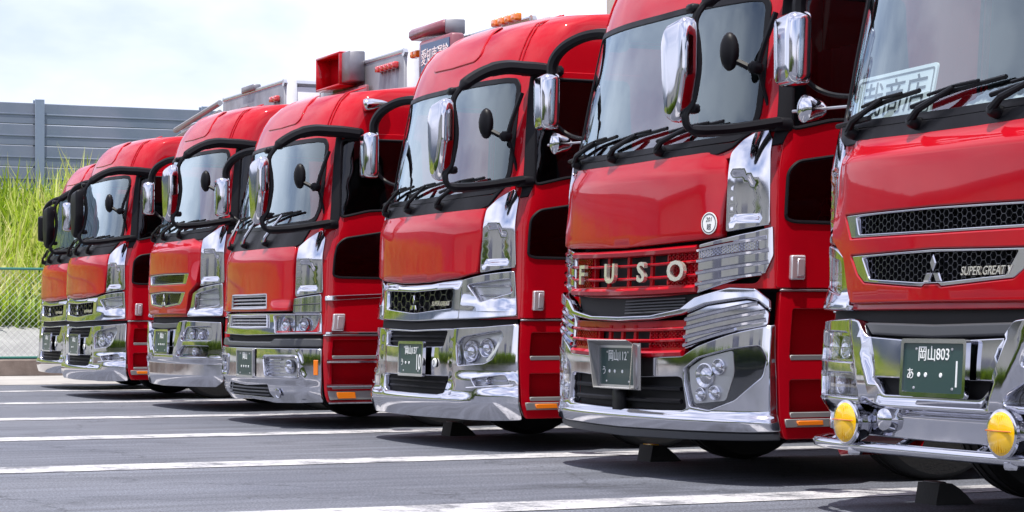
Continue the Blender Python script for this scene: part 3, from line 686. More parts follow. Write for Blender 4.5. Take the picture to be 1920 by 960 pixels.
def cab_c(root,pl):
    global WARP; WARP=[(0,0),(1.86,1.70),(2.70,2.58),(3.29,3.2)]
    zb,zt,zh,zd=1.908,2.71,1.845,1.085
    upper(root,zb,zt,zh,zd,.98,rodlamp=2.08)
    panel('hood_panel',sym([(0,1.842),(.333,1.846),(.65,1.851),(.955,1.862),(.998,1.668),(.985,1.374),(.80,1.362),(.484,1.351),(0,1.340)]),M['red'],root,off=.016,th=.03,bev=.009,rnd=.02,grid=.05,disp=lambda s,z:.016*sst(1.845,1.74,z)-.008*sst(1.40,1.345,z)-.02*sst(.78,.98,abs(s))*sst(1.4,1.7,z))
    corner_panel(root,zh,zb,1.435,1.0,.995)
    st=raw('round_sticker',*xf(smat(.895,1.452,.036),prism([(.062*math.cos(a*.2618),.062*math.sin(a*.2618)) for a in range(24)],-.002,.0015)),M['white'],root,smooth=False)
    raw('sticker_print',*xf(smat(.895,1.452,.0385),join(ringg([(.055*math.cos(a*.2618),.055*math.sin(a*.2618)) for a in range(24)],[(.050*math.cos(a*.2618),.050*math.sin(a*.2618)) for a in range(24)],-.0005,.0005),xf(Matrix.Translation((0,.02,0)),textg('201',.034,.0005,shear=.2)),xf(Matrix.Translation((0,-.022,0)),textg('超',.036,.0005)))),M['ink'],st,smooth=False)
    def redgrille(name,zlo,zhi,slats,cw,posts,wd):
        o=sym([(0,zhi),(wd,zhi+.012),(wd-.006,zlo+.025),(.45,zlo+.008),(0,zlo)])
        cen=sym([(0,zhi-.04),(cw,zhi-.035),(cw,zlo+.055),(0,zlo+.05)])
        g=panel(name,o,M['red'],root,holes=[cen],off=-.010,th=.03,bev=.003,grid=.08)
        panel('grille_void',cen,M['void'],g,off=-.05,th=.01,bev=.001,grid=.15)
        for a,b in ((-wd+.03,-cw-.02),(cw+.02,wd-.02)):
            q=[(a,zlo+.06),(b,zlo+.06),(b,zhi-.03),(a,zhi-.03)]; raw('grille_mesh',*hexg(q,.013,-.002,.005,.008),M['red'],g,smooth=False)
        for z,r in slats: stube('slat',[(-wd,z+.012*1),(-.4,z+.003),(0,z),(.4,z+.003),(wd,z+.012)],r,M['red'],g,off=.008)
        for s in posts: stube('grille_post',[(s,zlo+.03),(s,zhi-.02)],.016,M['red'],g,off=-.012)
        return g
    g=redgrille('upper_grille',1.045,1.325,[(1.305,.022),(1.232,.009),(1.155,.009),(1.078,.024)],.46,(-.24,.02,.30),.778)
    for ch,s in (('F',-.535),('U',-.13),('S',.26),('O',.625)):
        raw('letter',*xf(smat(s,1.185,.036),textg(ch,.160,.012,sx=1.3,bold=.0035)),M['letter'],root,smooth=False)
    for sg in (1,-1):
        c1=[(.785,1.340),(1.177,1.402),(1.285,1.430),(1.292,1.268),(1.25,1.170),(1.081,1.135),(.778,1.062)]
        c=panel('grille_wing',sd(c1,sg),M['chrome'],root,off=.012,th=.05,bev=.008,rnd=.015,grid=.03)
        for (a,b) in (((.785,1.305),(1.25,1.365)),((.785,1.245),(1.262,1.298)),((.782,1.178),(1.262,1.232)),((.78,1.115),(1.23,1.168))): stube('rib',[(sg*a[0],a[1]),(sg*b[0],b[1])],.013,M['chrome'],c,off=.014)
        raw('wing_mesh',*hexg(sd([(.80,1.25),(1.2,1.29),(1.2,1.35),(.80,1.30)],sg),.010,.017,.004,.006),M['chrome'],c,smooth=False)
    gp=sym([(0,1.05),(.44,1.06),(.772,1.066),(.672,.972),(.37,.940),(0,.932)])
    v=panel('middle_intake',gp,M['void'],root,off=-.03,th=.01,bev=.001,grid=.1)
    for k in range(5): stube('slat',[(.0,.955+k*.018),(.66,.968+k*.018)],.005,M['dark'],v,off=-.012)
    panel('chrome_band',sym([(0,.936),(.37,.942),(.672,.978),(.791,1.040),(1.046,1.094),(1.203,1.086),(1.285,1.02),(1.291,.96),(1.215,1.02),(1.156,1.030),(.885,.998),(.689,.944),(.4,.915),(0,.906)]),M['chrome'],root,off=.036,th=.06,bev=.010,rnd=.01,grid=.03)
    redgrille('lower_grille',.70,.905,[(.855,.010),(.792,.010),(.715,.020)],.32,(-.16,.0,.16),.70)
    for sg in (1,-1):
        c=panel('grille_wing',sd([(.71,.945),(.885,.996),(1.156,1.026),(1.215,1.015),(1.288,.955),(1.285,.885),(1.07,.846),(.82,.782),(.71,.745)],sg),M['chrome'],root,off=.010,th=.05,bev=.008,rnd=.015,grid=.03)
        for (a,b) in (((.715,.915),(1.22,1.005)),((.715,.868),(1.262,.962)),((.715,.818),(1.27,.915)),((.715,.770),(1.1,.862))): stube('rib',[(sg*a[0],a[1]),(sg*b[0],b[1])],.013,M['chrome'],c,off=.014)
    hl=[(.718,.637),(.834,.701),(1.079,.753),(1.244,.774),(1.284,.706),(1.262,.607),(1.105,.476),(.929,.417),(.768,.433),(.724,.559)]
    it=sym([(0,.574),(.660,.594),(.700,.585),(.738,.421),(.7,.408),(0,.400)]); hs=[it]
    for sg in (1,-1): hs.append(sd(hl,sg))
    panel('bumper',sym([(0,.692),(.184,.697),(.70,.714),(.827,.770),(1.07,.840),(1.322,.892),(1.338,.6),(1.345,.306),(.92,.304),(0,.294)]),M['chrome'],root,holes=hs,off=.016,th=.06,bev=.008,rnd=.015,hrnd=.02,grid=.034,disp=lambda s,z:.020*sst(.40,.37,z)-.012*sst(.012,.0,abs(z-(.80+.10*sst(.8,1.2,abs(s))-.2*sst(.9,.6,abs(s)))))*sst(.5,.6,z)*0)
    panel('lower_intake',it,M['void'],root,off=-.05,th=.01,bev=.001,grid=.12)
    for k in range(2): stube('intake_bar',[(-.66,.455+.07*k),(0,.452+.07*k),(.66,.455+.07*k)],.014,M['black'],root,off=-.015)
    for sg in (1,-1):
        h=panel('headlight',sd(hl,sg),M['gloss'],root,off=-.012,th=.02,bev=.004,rnd=.03,grid=.05)
        ls=[(.743,.646),(.879,.708),(1.080,.748),(1.094,.628),(1.031,.468),(.79,.446),(.755,.54)]
        panel('lens_bowl',sd(ls,sg),M['brushed'],h,off=-.006,th=.01,bev=.002,rnd=.02,grid=.06)
        for s,z,r in ((.885,.605,.065),(.99,.655,.042),(.85,.50,.036),(.96,.51,.038)):
            raw('reflector',*xf(smat(sg*s,z,-.005),latheg([(r*1.1,0),(r*1.1,.012),(r,.014),(r*.7,.004),(r*.6,.012),(r*.4,.02),(.001,.024)],18)),M['chrome'],h)
        panel('lens',sd(hl,sg),M['clear'],h,off=.022,th=.004,bev=.003,rnd=.03,grid=.05)
    panel('lip',sym([(0,.288),(1.343,.300),(1.334,.258),(.65,.243),(0,.232)]),M['dark'],root,off=.022,th=.10,bev=.012,grid=.05)
    # plate in a hooded steel box
    m=smat(.10,.645,.068); g=[]
    def quad(p,t):
        n=(p[1]-p[0]).cross(p[2]-p[0]).normalized()*t; v=p+[q+n for q in p]; return v,[(3,2,1,0),(4,5,6,7)]+[(i,(i+1)%4,4+(i+1)%4,4+i) for i in range(4)]
    V3=Vector; w,h=.229,.119
    hb=raw('plate_holder',*xf(m,boxg((0,0,-.012),(.51,.27,.006),.001)),M['grey'],root,smooth=False)
    for nm,q in (('holder_hood',[V3((-w,h,-.01)),V3((w,h,-.01)),V3((w+.015,h+.035,.075)),V3((-w-.015,h+.035,.075))]),('holder_lip',[V3((-w,-h,-.01)),V3((w,-h,-.01)),V3((w,-h-.005,.045)),V3((-w,-h-.005,.045))]),('holder_side',[V3((-w,-h,-.01)),V3((-w,h,-.01)),V3((-w-.015,h+.035,.075)),V3((-w,-h-.005,.045))]),('holder_side',[V3((w,-h,-.01)),V3((w,h,-.01)),V3((w+.006,h+.015,.03)),V3((w,-h-.002,.02))])):
        raw(nm,*xf(m,quad(q,.005)),M['grey'] if nm!='holder_lip' else M['letter'],hb,smooth=False)
    rim=[V3((-w-.015,h+.035,.075)),V3((-w,-h-.005,.045)),V3((w,-h-.005,.045)),V3((w+.006,h+.015,.03)),V3((w+.015,h+.035,.075))]
    tube('holder_rim',[m@q for q in rim],.003,M['letter'],hb,6,True)
    box('holder_post',(0,.0,.44),(.13,.05,.14),M['black'],root,.01)
    plate(root,.10,.645,*pl,.066,frame='brushed')
    steps(root,.26,zd,[(.385,.585),(.70,.975)],(.326,.372),1.36)
    side_lamp(root,1.375,1.466,1.135,1.270)
    under(root,zd)
def cab_d(root,pl):
    global WARP; WARP=[(0,0),(1.56,1.70),(2.45,2.58),(2.99,3.2)]
    zb,zt,zh,zd=1.735,2.452,1.548,.80
    upper(root,zb,zt,zh,zd,.95,chrome_wiper=True)
    s1=sym([(0,1.141),(.483,1.144),(.495,1.025),(0,1.021)]); s2=sym([(0,.958),(.508,.962),(.535,.857),(0,.847)])
    panel('hood_panel',sym([(0,1.547),(.92,1.550),(.955,1.49),(.945,1.28),(.948,1.1),(.933,.998),(0,.993)]),M['red'],root,holes=[s1],off=.016,th=.04,bev=.009,rnd=.02,hrnd=.01,grid=.045,disp=lambda s,z:.012*sst(1.55,1.45,z)+.012*sst(1.09,1.02,z)*sst(.55,.62,abs(s)))
    def slats(h,mat):
        z0=min(q[1] for q in h); z1=max(q[1] for q in h); w=max(q[0] for q in h)
        g=panel('grille',h,M['void'],root,off=-.04,th=.01,bev=.001,grid=.15)
        for k in range(4): stube('slat',[(-w+.01,z0+(z1-z0)*(k+.5)/4),(w-.01,z0+(z1-z0)*(k+.5)/4)],.0085,M[mat],g,off=.012)
        for s in (-.28,0,.28): stube('grille_post',[(s,z0),(s,z1)],.006,M['dark'],g,off=-.005)
        stube('grille_trim',(lambda p:p+[p[0]])(h),.009,M[mat],g,off=.024)
    slats(s1,'brushed'); slats(s2,'brushed')
    corner_panel(root,zh,zb,1.152,.968,.966)
    lp=[(.622,.961),(1.240,.965),(1.256,.822),(.687,.813)]
    for sg in (1,-1):
        c=panel('corner_band',sd([(.956,1.108),(1.256,1.140),(1.264,.984),(.944,.982)],sg),M['chrome'],root,off=.018,th=.04,bev=.008,rnd=.015,grid=.035)
        stube('band_line',[(sg*.96,1.045),(sg*1.25,1.06)],.006,M['dark'],c,off=.02)
    panel('headlight_band',sym([(0,.982),(1.264,.978),(1.284,.803),(.657,.795),(0,.785)]),M['chrome'],root,holes=[s2,lp,mir(lp)],off=.016,th=.06,bev=.007,rnd=.015,hrnd=.012,grid=.04)
    for sg in (1,-1):
        h=lamp(root,sd(lp,sg),'headlight',.045,[(sg*.80,.885,.055),(sg*1.07,.885,.055)],refl='chrome')
        stube('lamp_divider',[(sg*.965,.962),(sg*.985,.818)],.007,M['dark'],h,off=-.005)
        for k in range(5): stube('lens_flute',[(sg*(1.15+.018*k),.955),(sg*(1.16+.018*k),.832)],.004,M['clear'],h,off=-.006)
    panel('valance',sym([(0,.80),(1.28,.81),(1.29,.68),(0,.66)]),M['void'],root,off=-.035,th=.02,bev=.002,grid=.12)
    panel('bumper_top',sym([(0,.735),(.60,.738),(.66,.765),(1.288,.768),(1.298,.692),(0,.688)]),M['dark'],root,off=.012,th=.05,bev=.015,rnd=.02)
    fg=[(.498,.612),(1.046,.618),(1.078,.583),(1.081,.433),(.536,.440)]; dk=sym([(0,.345),(.536,.364),(.605,.245),(0,.25)]); pr=[(-.24,.665),(.33,.667),(.33,.435),(-.24,.43)]
    hs=[dk,pr]+[sd(fg,sg) for sg in (1,-1)]
    panel('bumper',sym([(0,.681),(1.296,.683),(1.300,.40),(1.28,.214),(1.02,.2),(.58,.189),(.3,.205),(0,.212)]),M['chrome'],root,holes=hs,off=.016,th=.05,bev=.008,rnd=.015,hrnd=.02,grid=.036,disp=lambda s,z:-.02*sst(.40,.37,z)+.012*sst(.03,.0,abs(abs(s)-(1.14-.25*(z-.4))))*sst(.41,.45,z)-.03*sst(.30,.2,z))
    g=panel('lower_grille',dk,M['void'],root,off=-.035,th=.01,bev=.001,grid=.12)
    for k in range(3): stube('slat',[(-.56,.272+.03*k),(0,.268+.03*k),(.56,.272+.03*k)],.008,M['dark'],g,off=-.01)
    panel('plate_recess',pr,M['void'],root,off=-.03,th=.01,bev=.001,grid=.12)
    for sg in (1,-1):
        f=panel('fog_light',sd(fg,sg),M['brushed'],root,off=-.03,th=.01,bev=.002,grid=.08)
        for k in range(5): stube('slat',[(sg*.53,.465+.03*k),(sg*.78,.467+.03*k)],.007,M['chrome'],f,off=-.012)
        raw('reflector',*xf(smat(sg*.93,.525,-.02),latheg([(.062,0),(.06,.02),(.05,.022),(.035,.006),(.03,.02),(.015,.03),(.001,.032)],18)),M['chrome'],f)
        panel('lens',sd([(.80,.573),(1.068,.577),(1.072,.471),(.812,.469)],sg),M['clear'],f,off=.006,th=.01,bev=.003,rnd=.012)
        stube('fog_trim',(lambda p:p+[p[0]])(rc(sd(fg,sg),.03)),.010,M['chrome'],f,off=.018)
        panel('marker_lamp',sd([(1.232,.585),(1.270,.585),(1.270,.457),(1.232,.457)],sg),M['amber'],root,off=.026,th=.02,bev=.005,rnd=.006)
        # chrome trim and lamps along the side
        panel('door_trim',sd([(1.285,1.082),(1.9,1.118),(1.9,1.152),(1.285,1.125)],sg),M['chrome'],root,off=.022,th=.02,bev=.006)
        panel('door_trim',sd([(1.31,.80),(1.9,.80),(1.9,.822),(1.31,.822)],sg),M['chrome'],root,off=.022,th=.02,bev=.005)
        rl=raw('roof_lamp',*xf(aim(S(sg*1.36,2.745)+NRM(sg*1.36,2.745)*.04,(sg*.05,-1,-.12)),latheg([(.012,-.16),(.035,-.10),(.052,-.02),(.056,.04),(.05,.055),(.03,.062)],18)),M['chrome'],root)
    raw('zero_badge',*xf(smat(.765,.295,.004),latheg([(.045,0),(.045,.008),(.036,.011),(.03,.006)],24)),M['chrome'],root)
    plate(root,.03,.545,*pl,.012,frame='brushed')
    steps(root,.225,zd,[(.345,.56),(.60,.755)],(.25,.325),1.322)
    for sg in (1,-1):
        for z in (.575,.37,.232): stube('step_rail',[(sg*1.335,z),(sg*1.85,z)],.014,M['chrome'],root,off=.02)
    side_lamp(root,1.352,1.455,.83,.975)
    under(root,zd)
# ---------------------------------------------------------------- setting: ground, paint, bank, wall, fence
def nodemat(name,build):
    m=bpy.data.materials.new(name); m.use_nodes=True; ns,ls=_n(m); build(ns,ls,ns['Principled BSDF']); return m
def noise(ns,ls,sc,det=4,rough=.55,vec=None,scale=None):
    t=ns.new('ShaderNodeTexCoord'); n=ns.new('ShaderNodeTexNoise'); n.inputs['Scale'].default_value=sc; n.inputs['Detail'].default_value=det; n.inputs['Roughness'].default_value=rough
    if scale:
        mp=ns.new('ShaderNodeMapping'); mp.inputs['Scale'].default_value=scale; ls.new(t.outputs['Object'],mp.inputs['Vector']); ls.new(mp.outputs['Vector'],n.inputs['Vector'])
    else: ls.new(t.outputs['Object'],n.inputs['Vector'])
    return n
def ramp(ns,ls,src,stops):
    r=ns.new('ShaderNodeValToRGB'); e=r.color_ramp.elements
    while len(e)<len(stops): e.new(.5)
    for k,(p,c) in zip(e,stops): k.position=p; k.color=(*c,1) if isinstance(c,tuple) else (c,c,c,1)
    ls.new(src,r.inputs['Fac']); return r
def mixc(ns,ls,a,b,f,mode='MIX'):
    m=ns.new('ShaderNodeMix'); m.data_type='RGBA'; m.blend_type=mode
    if isinstance(f,(int,float)): m.inputs['Factor'].default_value=f
    else: ls.new(f,m.inputs['Factor'])
    ls.new(a,m.inputs['A'])
    if isinstance(b,tuple): m.inputs['B'].default_value=(*b,1)
    else: ls.new(b,m.inputs['B'])
    return m.outputs['Result']
def asphalt(ns,ls,b):
    big=ramp(ns,ls,noise(ns,ls,.35,5).outputs['Fac'],[(.35,(.090,.099,.126)),(.65,(.126,.135,.162))])
    sp=ramp(ns,ls,noise(ns,ls,75,3,.75).outputs['Fac'],[(.34,.35),(.5,.95),(.68,1.9)])
    st=ramp(ns,ls,noise(ns,ls,1.2,6,.65,scale=(5,.35,1)).outputs['Fac'],[(.36,.70),(.64,1.18)])
    oil=ramp(ns,ls,noise(ns,ls,.8,6,.6).outputs['Fac'],[(.60,1.0),(.72,.60)])
    t=ns.new('ShaderNodeTexCoord'); v=ns.new('ShaderNodeTexVoronoi'); v.feature='DISTANCE_TO_EDGE'; v.inputs['Scale'].default_value=.38; v.inputs['Randomness'].default_value=1
    nz=noise(ns,ls,2.2,5); ad=ns.new('ShaderNodeVectorMath'); ad.operation='MULTIPLY_ADD'; ad.inputs[1].default_value=(.9,.9,0); ls.new(nz.outputs['Color'],ad.inputs[0]); ls.new(t.outputs['Object'],ad.inputs[2]); ls.new(ad.outputs[0],v.inputs['Vector'])
    ck=ramp(ns,ls,v.outputs['Distance'],[(.0,.45),(.006,1.0)])
    c=mixc(ns,ls,big.outputs['Color'],sp.outputs['Color'],1,'MULTIPLY')
    for k in (st,oil,ck): c=mixc(ns,ls,c,k.outputs['Color'],1,'MULTIPLY')
    ls.new(c,b.inputs['Base Color']); b.inputs['Roughness'].default_value=.72
    bp=ns.new('ShaderNodeBump'); bp.inputs['Strength'].default_value=.7; bp.inputs['Distance'].default_value=.008; ls.new(noise(ns,ls,75,3,.75).outputs['Fac'],bp.inputs['Height']); ls.new(bp.outputs['Normal'],b.inputs['Normal'])
def linepaint(ns,ls,b):
    w=ramp(ns,ls,noise(ns,ls,2.6,10,.82).outputs['Fac'],[(.40,(.13,.135,.15)),(.485,(.40,.40,.42)),(.66,(.68,.67,.66))])
    sp=ramp(ns,ls,noise(ns,ls,90,2,.7).outputs['Fac'],[(.30,.42),(.50,1.0)]); ls.new(mixc(ns,ls,w.outputs['Color'],sp.outputs['Color'],1,'MULTIPLY'),b.inputs['Base Color']); b.inputs['Roughness'].default_value=.7
def concrete(c0,c1):
    def f(ns,ls,b):
        w=ramp(ns,ls,noise(ns,ls,.9,8,.65).outputs['Fac'],[(.35,c0),(.65,c1)]); ls.new(w.outputs['Color'],b.inputs['Base Color']); b.inputs['Roughness'].default_value=.85
        bp=ns.new('ShaderNodeBump'); bp.inputs['Strength'].default_value=.3; bp.inputs['Distance'].default_value=.01; ls.new(noise(ns,ls,30,4).outputs['Fac'],bp.inputs['Height']); ls.new(bp.outputs['Normal'],b.inputs['Normal'])
    return f
def leafmat(ns,ls,b):
    a=ns.new('ShaderNodeAttribute'); a.attribute_name='tone'
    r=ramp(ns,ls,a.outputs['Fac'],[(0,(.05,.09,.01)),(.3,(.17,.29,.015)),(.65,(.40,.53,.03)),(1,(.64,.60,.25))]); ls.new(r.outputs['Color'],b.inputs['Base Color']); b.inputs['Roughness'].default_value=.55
    b.inputs['Subsurface Weight'].default_value=0; b.inputs['Transmission Weight'].default_value=0
    tr=ns.new('ShaderNodeBsdfTranslucent'); ls.new(r.outputs['Color'],tr.inputs['Color']); mx=ns.new('ShaderNodeMixShader'); mx.inputs[0].default_value=.45
    ls.new(b.outputs[0],mx.inputs[1]); ls.new(tr.outputs[0],mx.inputs[2]); ls.new(mx.outputs[0],ns['Material Output'].inputs['Surface'])
M['asphalt']=nodemat('asphalt',asphalt); M['line']=nodemat('line_paint',linepaint)
M['apron']=nodemat('pale_concrete',concrete((.26,.245,.23),(.36,.345,.32))); M['kerb']=nodemat('stained_concrete',concrete((.12,.09,.075),(.26,.21,.18)))
M['retain']=nodemat('retaining_concrete',concrete((.20,.20,.20),(.29,.29,.285)))
M['soil']=nodemat('soil',concrete((.05,.055,.02),(.10,.11,.035))); M['leaf']=nodemat('grass_blades',leafmat)
M['wallpanel']=pm('noise_panel',(.135,.175,.235),.55,.2,noise=((.185,.21,.275),.8,4)); M['wallpost']=pm('wall_post',(.20,.25,.33),.5,.3)
M['fencegreen']=pm('green_fence_paint',(.02,.14,.11),.5); M['wire']=pm('green_wire',(.42,.46,.42),.5,.3)
M['wallcream']=pm('cream_cladding',(.80,.77,.67),.6,noise=((.74,.71,.61),.5,4)); M['roofgrey']=pm('roof_sheet',(.2,.22,.25),.5,.4)
def sheet(name,pts,z,mat,parent=None):
    return raw(name,[(x,y,z) for x,y in pts],[tuple(range(len(pts)))],mat,parent,smooth=False)
def struct(o): o['kind']='structure'; return o
struct(sheet('ground',[(-900,-900),(900,-900),(900,900),(-900,900)],0,M['asphalt']))
struct(sheet('pavement',[(-36.9,-60),(-31.6,-60),(-31.6,90),(-36.9,90)],.004,M['apron']))
LX=[-5.9,-9.7,-13.36,-16.9,-20.4,-24.4,-28.7]
for x in LX: struct(sheet('parking_line',[(x-.30,1.4),(x+.30,1.4),(x+.20,7.2),(x+.20,16.5),(x-.20,16.5),(x-.20,7.2)],.004,M['line']))
# bank
def bankz(x): return .30+.55*sst(-38.6,-40.6,x)+2.35*max(0,min(1,(-40.6-x)/9.5))
vs=[];fs=[]; xs=[-37.2,-38.2,-39,-40,-40.6,-42,-44,-46,-48,-50.1,-56]; ys=list(range(-60,91,3))
for i,x in enumerate(xs):
    for y in ys: vs.append((x,y,bankz(x)+(R(-.08,.08) if i>4 else 0)))
for i in range(len(xs)-1):
    for k in range(len(ys)-1): n=len(ys); fs.append((i*n+k,(i+1)*n+k,(i+1)*n+k+1,i*n+k+1)[::-1])
bk=struct(raw('grass_bank',vs,fs,M['soil'])); bk.data.materials.append(M['retain'])
for p in bk.data.polygons:
    if p.center.x>-40.3: p.material_index=1
def blades(name,spots,mat,hmin,hmax,wd,broad=0):
    vs=[];fs=[];tn=[]
    for x,y,z,k,sc,*tt in spots:
        for _ in range(k):
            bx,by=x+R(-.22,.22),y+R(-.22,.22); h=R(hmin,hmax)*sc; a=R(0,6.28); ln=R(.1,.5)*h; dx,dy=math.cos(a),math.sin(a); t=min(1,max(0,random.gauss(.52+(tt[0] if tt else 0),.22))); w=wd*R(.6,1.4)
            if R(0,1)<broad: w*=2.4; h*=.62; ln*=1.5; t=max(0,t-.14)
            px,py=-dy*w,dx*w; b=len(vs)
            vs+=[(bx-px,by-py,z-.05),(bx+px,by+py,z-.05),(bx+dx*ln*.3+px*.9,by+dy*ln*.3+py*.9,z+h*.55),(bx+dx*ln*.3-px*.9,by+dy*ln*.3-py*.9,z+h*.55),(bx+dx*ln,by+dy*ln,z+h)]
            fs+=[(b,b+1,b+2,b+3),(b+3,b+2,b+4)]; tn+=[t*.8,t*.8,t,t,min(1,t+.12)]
    o=raw(name,vs,fs,mat,smooth=False); at=o.data.attributes.new('tone','FLOAT','POINT'); at.data.foreach_set('value',tn); o['kind']='stuff'; return o
sp=[]
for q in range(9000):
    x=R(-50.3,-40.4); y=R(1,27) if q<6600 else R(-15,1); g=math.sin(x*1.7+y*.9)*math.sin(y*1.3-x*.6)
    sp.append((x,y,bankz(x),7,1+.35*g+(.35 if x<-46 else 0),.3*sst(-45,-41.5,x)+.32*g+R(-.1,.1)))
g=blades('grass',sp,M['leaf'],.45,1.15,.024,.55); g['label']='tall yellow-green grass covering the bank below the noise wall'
# noise wall
nw=thing('noise_wall',(-51,0,0),'blue-grey noise barrier of stacked panels between steel posts above the grassy bank','noise wall')
pg=boxg((0,0,0),(.10,3.84,.488),.012); rg=boxg((.055,0,-.02),(.02,3.84,.035),.006); pmesh=None
for j in range(-13,10):
    y0=14.47-4+4*(j-2)+2.0
    y0=11.2+(j-2)*4.0
    pst=raw('wall_post',*join(boxg((.11,0,4.25),(.02,.22,3.7),.004),boxg((-.11,0,4.25),(.02,.22,3.7),.004),boxg((0,0,4.25),(.2,.02,3.7),.004)),M['wallpost'],nw); pst.location=(0,y0,0)
    for k in range(7):
        if pmesh is None: o=raw('wall_panel',*join(pg,rg),M['wallpanel'],nw); pmesh=o.data
        else: o=link('wall_panel',pmesh,nw)
        o.location=(R(-.01,.01),y0+2.0,2.77+.5*k)
# chain link fence on a low kerb wall
struct(raw('kerb',*boxg((-37.06,15,.135),(.26,150,.29),.02),M['kerb']))
fn=thing('chain_link_fence',(-37.05,0,.28),'green chain-link fence standing on the stained kerb below the grassy bank','fence')
for y in [-45+2*i for i in range(36)]: tube('fence_post',[(0,y,0),(0,y,1.56)],.024,M['fencegreen'],fn,8)
for z in (.03,1.53): tube('fence_rail',[(0,-45,z),(0,27,z)],.022,M['fencegreen'],fn,8)
gs=[]
for i in range(270):
    y=-5+i*.11
    for d in (-1,1):
        a=Vector((.008*d,y,.05)); b=Vector((.008*d,y+d*1.46,1.51)); gs.append(tubeg([a,b],.003,3))
wm=raw('wire_mesh',*join(*gs),M['wire'],fn); wm['kind']='stuff'
# the yard's other side, which the chrome and the glass reflect
wh=thing('warehouse',(-18,-23,0),'long cream ribbed warehouse facing the trucks across the yard','warehouse')
vs=[];fs=[];x=-55.
k=0
while x<40:
    for dx,dy in ((0,0),(.16,0),(.20,.05),(.34,.05)): vs+=[(x+dx,dy,0),(x+dx,dy,5.6)]
    x+=.38
for i in range(len(vs)//2-1): fs.append((2*i,2*i+1,2*i+3,2*i+2))
raw('wall',vs,fs,M['wallcream'],wh,smooth=False); box('roof',(-7.5,-8,5.8),(96,17,.5),M['roofgrey'],wh,.05); box('wall',(-7.5,-8.2,2.7),(94,15,5.4),M['wallcream'],wh,.05)
for i in range(7): box('shutter_door',(-48+i*13.5,.08,2.1),(4.2,.10,4.2),M['bodysteel'],wh,.02)
sp=[(R(-75,45),-19+R(-.7,.7),R(0,1.9)**1,11,1.15,-.30) for _ in range(2600)]
struct(raw('verge',*boxg((-15,-19,.2),(125,2.2,.5),.2),M['soil']))
hg=blades('hedge',sp,M['leaf'],.5,1.1,.06); hg['label']='green hedge along the far side of the yard facing the trucks'
# ---------------------------------------------------------------- the trucks
TR={1:(-29.9,6.7),2:(-26.2,6.2),3:(-22.4,6.23),4:(-18.6,5.92),5:(-15.0,6.05),6:(-11.5,5.97),7:(-7.95,5.66)}
GR='red trucks parked in a row'
LB={7:'red truck with round yellow driving lamps and a white sign behind its windshield',
6:'red truck with four spaced chrome letters across its red slatted grille',
5:'red truck with a plate ending in 10 and a dark chrome-edged honeycomb grille',
4:'older red truck with boxy chrome-framed headlights and an amber marker on its bumper edge',
3:'red truck with two bright chrome mesh grilles and no yellow lamps',
2:'red truck with black near-side mirror, parked second from the grassy bank',
1:'red truck with black mirrors, last in the row beside the grassy bank'}
def truck(i): return thing('truck',(*TR[i],0),LB[i],'truck',GR)
def copy_tree(o,parent,skip=()):
    c=o.copy(); COL.objects.link(c); c.parent=parent
    for ch in o.children:
        if ch.name.split('.')[0] not in skip: copy_tree(ch,c,skip)
    return c
D3=(-.10,-.035,.055); D4=(-.10,-.035,.03,.1)
t5=truck(5); cab_a(t5,('岡山137','う',(-.10,-.035),'10'))
for i in (2,1):
    c=copy_tree(t5,None,('kana','serial_digits','office_text')); c.location=(*TR[i],0); c['label']=LB[i]
    for ch in c.children:
        n=ch.name.split('.')[0]
        if n=='side_mirror' and (i==1 or ch.data.vertices[0].co.x>0):
            ch.material_slots[0].link='OBJECT'; ch.material_slots[0].material=M['black']
        if n=='license_plate':
            raw('office_text',*xf(smat(.11,.635,.0505)@Matrix.Translation((0,.058,0)),textg('岡山',.072,.001)),M['white'],ch,smooth=False)
    if i==2:
        lamps,f=cargo(c,'steel',3.78)
        raw('front_notch',*([Vector((-.62,2.20,3.2)),Vector((.12,2.20,3.2)),Vector((-.12,2.20,3.62)),Vector((-.42,2.20,3.62)),Vector((-.62,2.212,3.2)),Vector((.12,2.212,3.2)),Vector((-.12,2.212,3.62)),Vector((-.42,2.212,3.62))],[(0,1,2,3),(0,4,5,1),(1,5,6,2),(2,6,7,3),(3,7,4,0)]),M['maroon'],c,smooth=False)
        lamps(-1.22,-.92,3.58,'redlens',2); lamps(.85,1.12,3.6,'redlens',2)
        box('tarp_box',(-.1,2.24,3.83),(.5,.10,.08),M['bodysteel'],c,.01)
    else:
        lamps,f=cargo(c,'steel',3.74); tube('ladder_rail',[(-1.1,2.1,3.7),(1.1,2.1,3.9)],.04,M['grey'],c); tube('ladder_rail',[(-1.1,2.1,3.58),(1.1,2.1,3.78)],.03,M['grey'],c)
    if i==1: lamps(-1.22,-.9,3.6,'redlens',2)
cargo(t5,'box',4.25,'cream',2.24)
# roof antenna base
for r in list(o for o in COL.objects if o.name.split('.')[0]=='truck' and o['label'] in (LB[5],LB[2])): raw('antenna',*xf(Matrix.Translation((.55,1.5,3.16)),join(boxg((0,0,.0),(.12,.2,.03),.01),latheg([(.03,0),(.035,.05),(.02,.10),(.005,.11)],10))),M['black'],r)
t6=truck(6); cab_c(t6,('岡山112','う',(-.10,-.035,.06),'')); cargo(t6,'steel',3.7)
t4=truck(4); cab_d(t4,('岡山','',D4,''))
lamps,f=cargo(t4,'sign',3.56)
box('visor',(-.78,2.14,3.70),(.86,.22,.11),M['maroon'],t4,.03); box('visor_end',(-.335,2.16,3.69),(.03,.20,.14),M['bodysteel'],t4,.01)
sb=box('sign_box',(-.50,2.09,3.42),(.80,.14,.36),M['maroon'],t4,.02)
raw('sign_face',*xf(aim((-.48,2.018,3.42),(0,-1,0)),prism(rrect(.70,.28,.01),0,.006)),M['signblue'],sb,smooth=False)
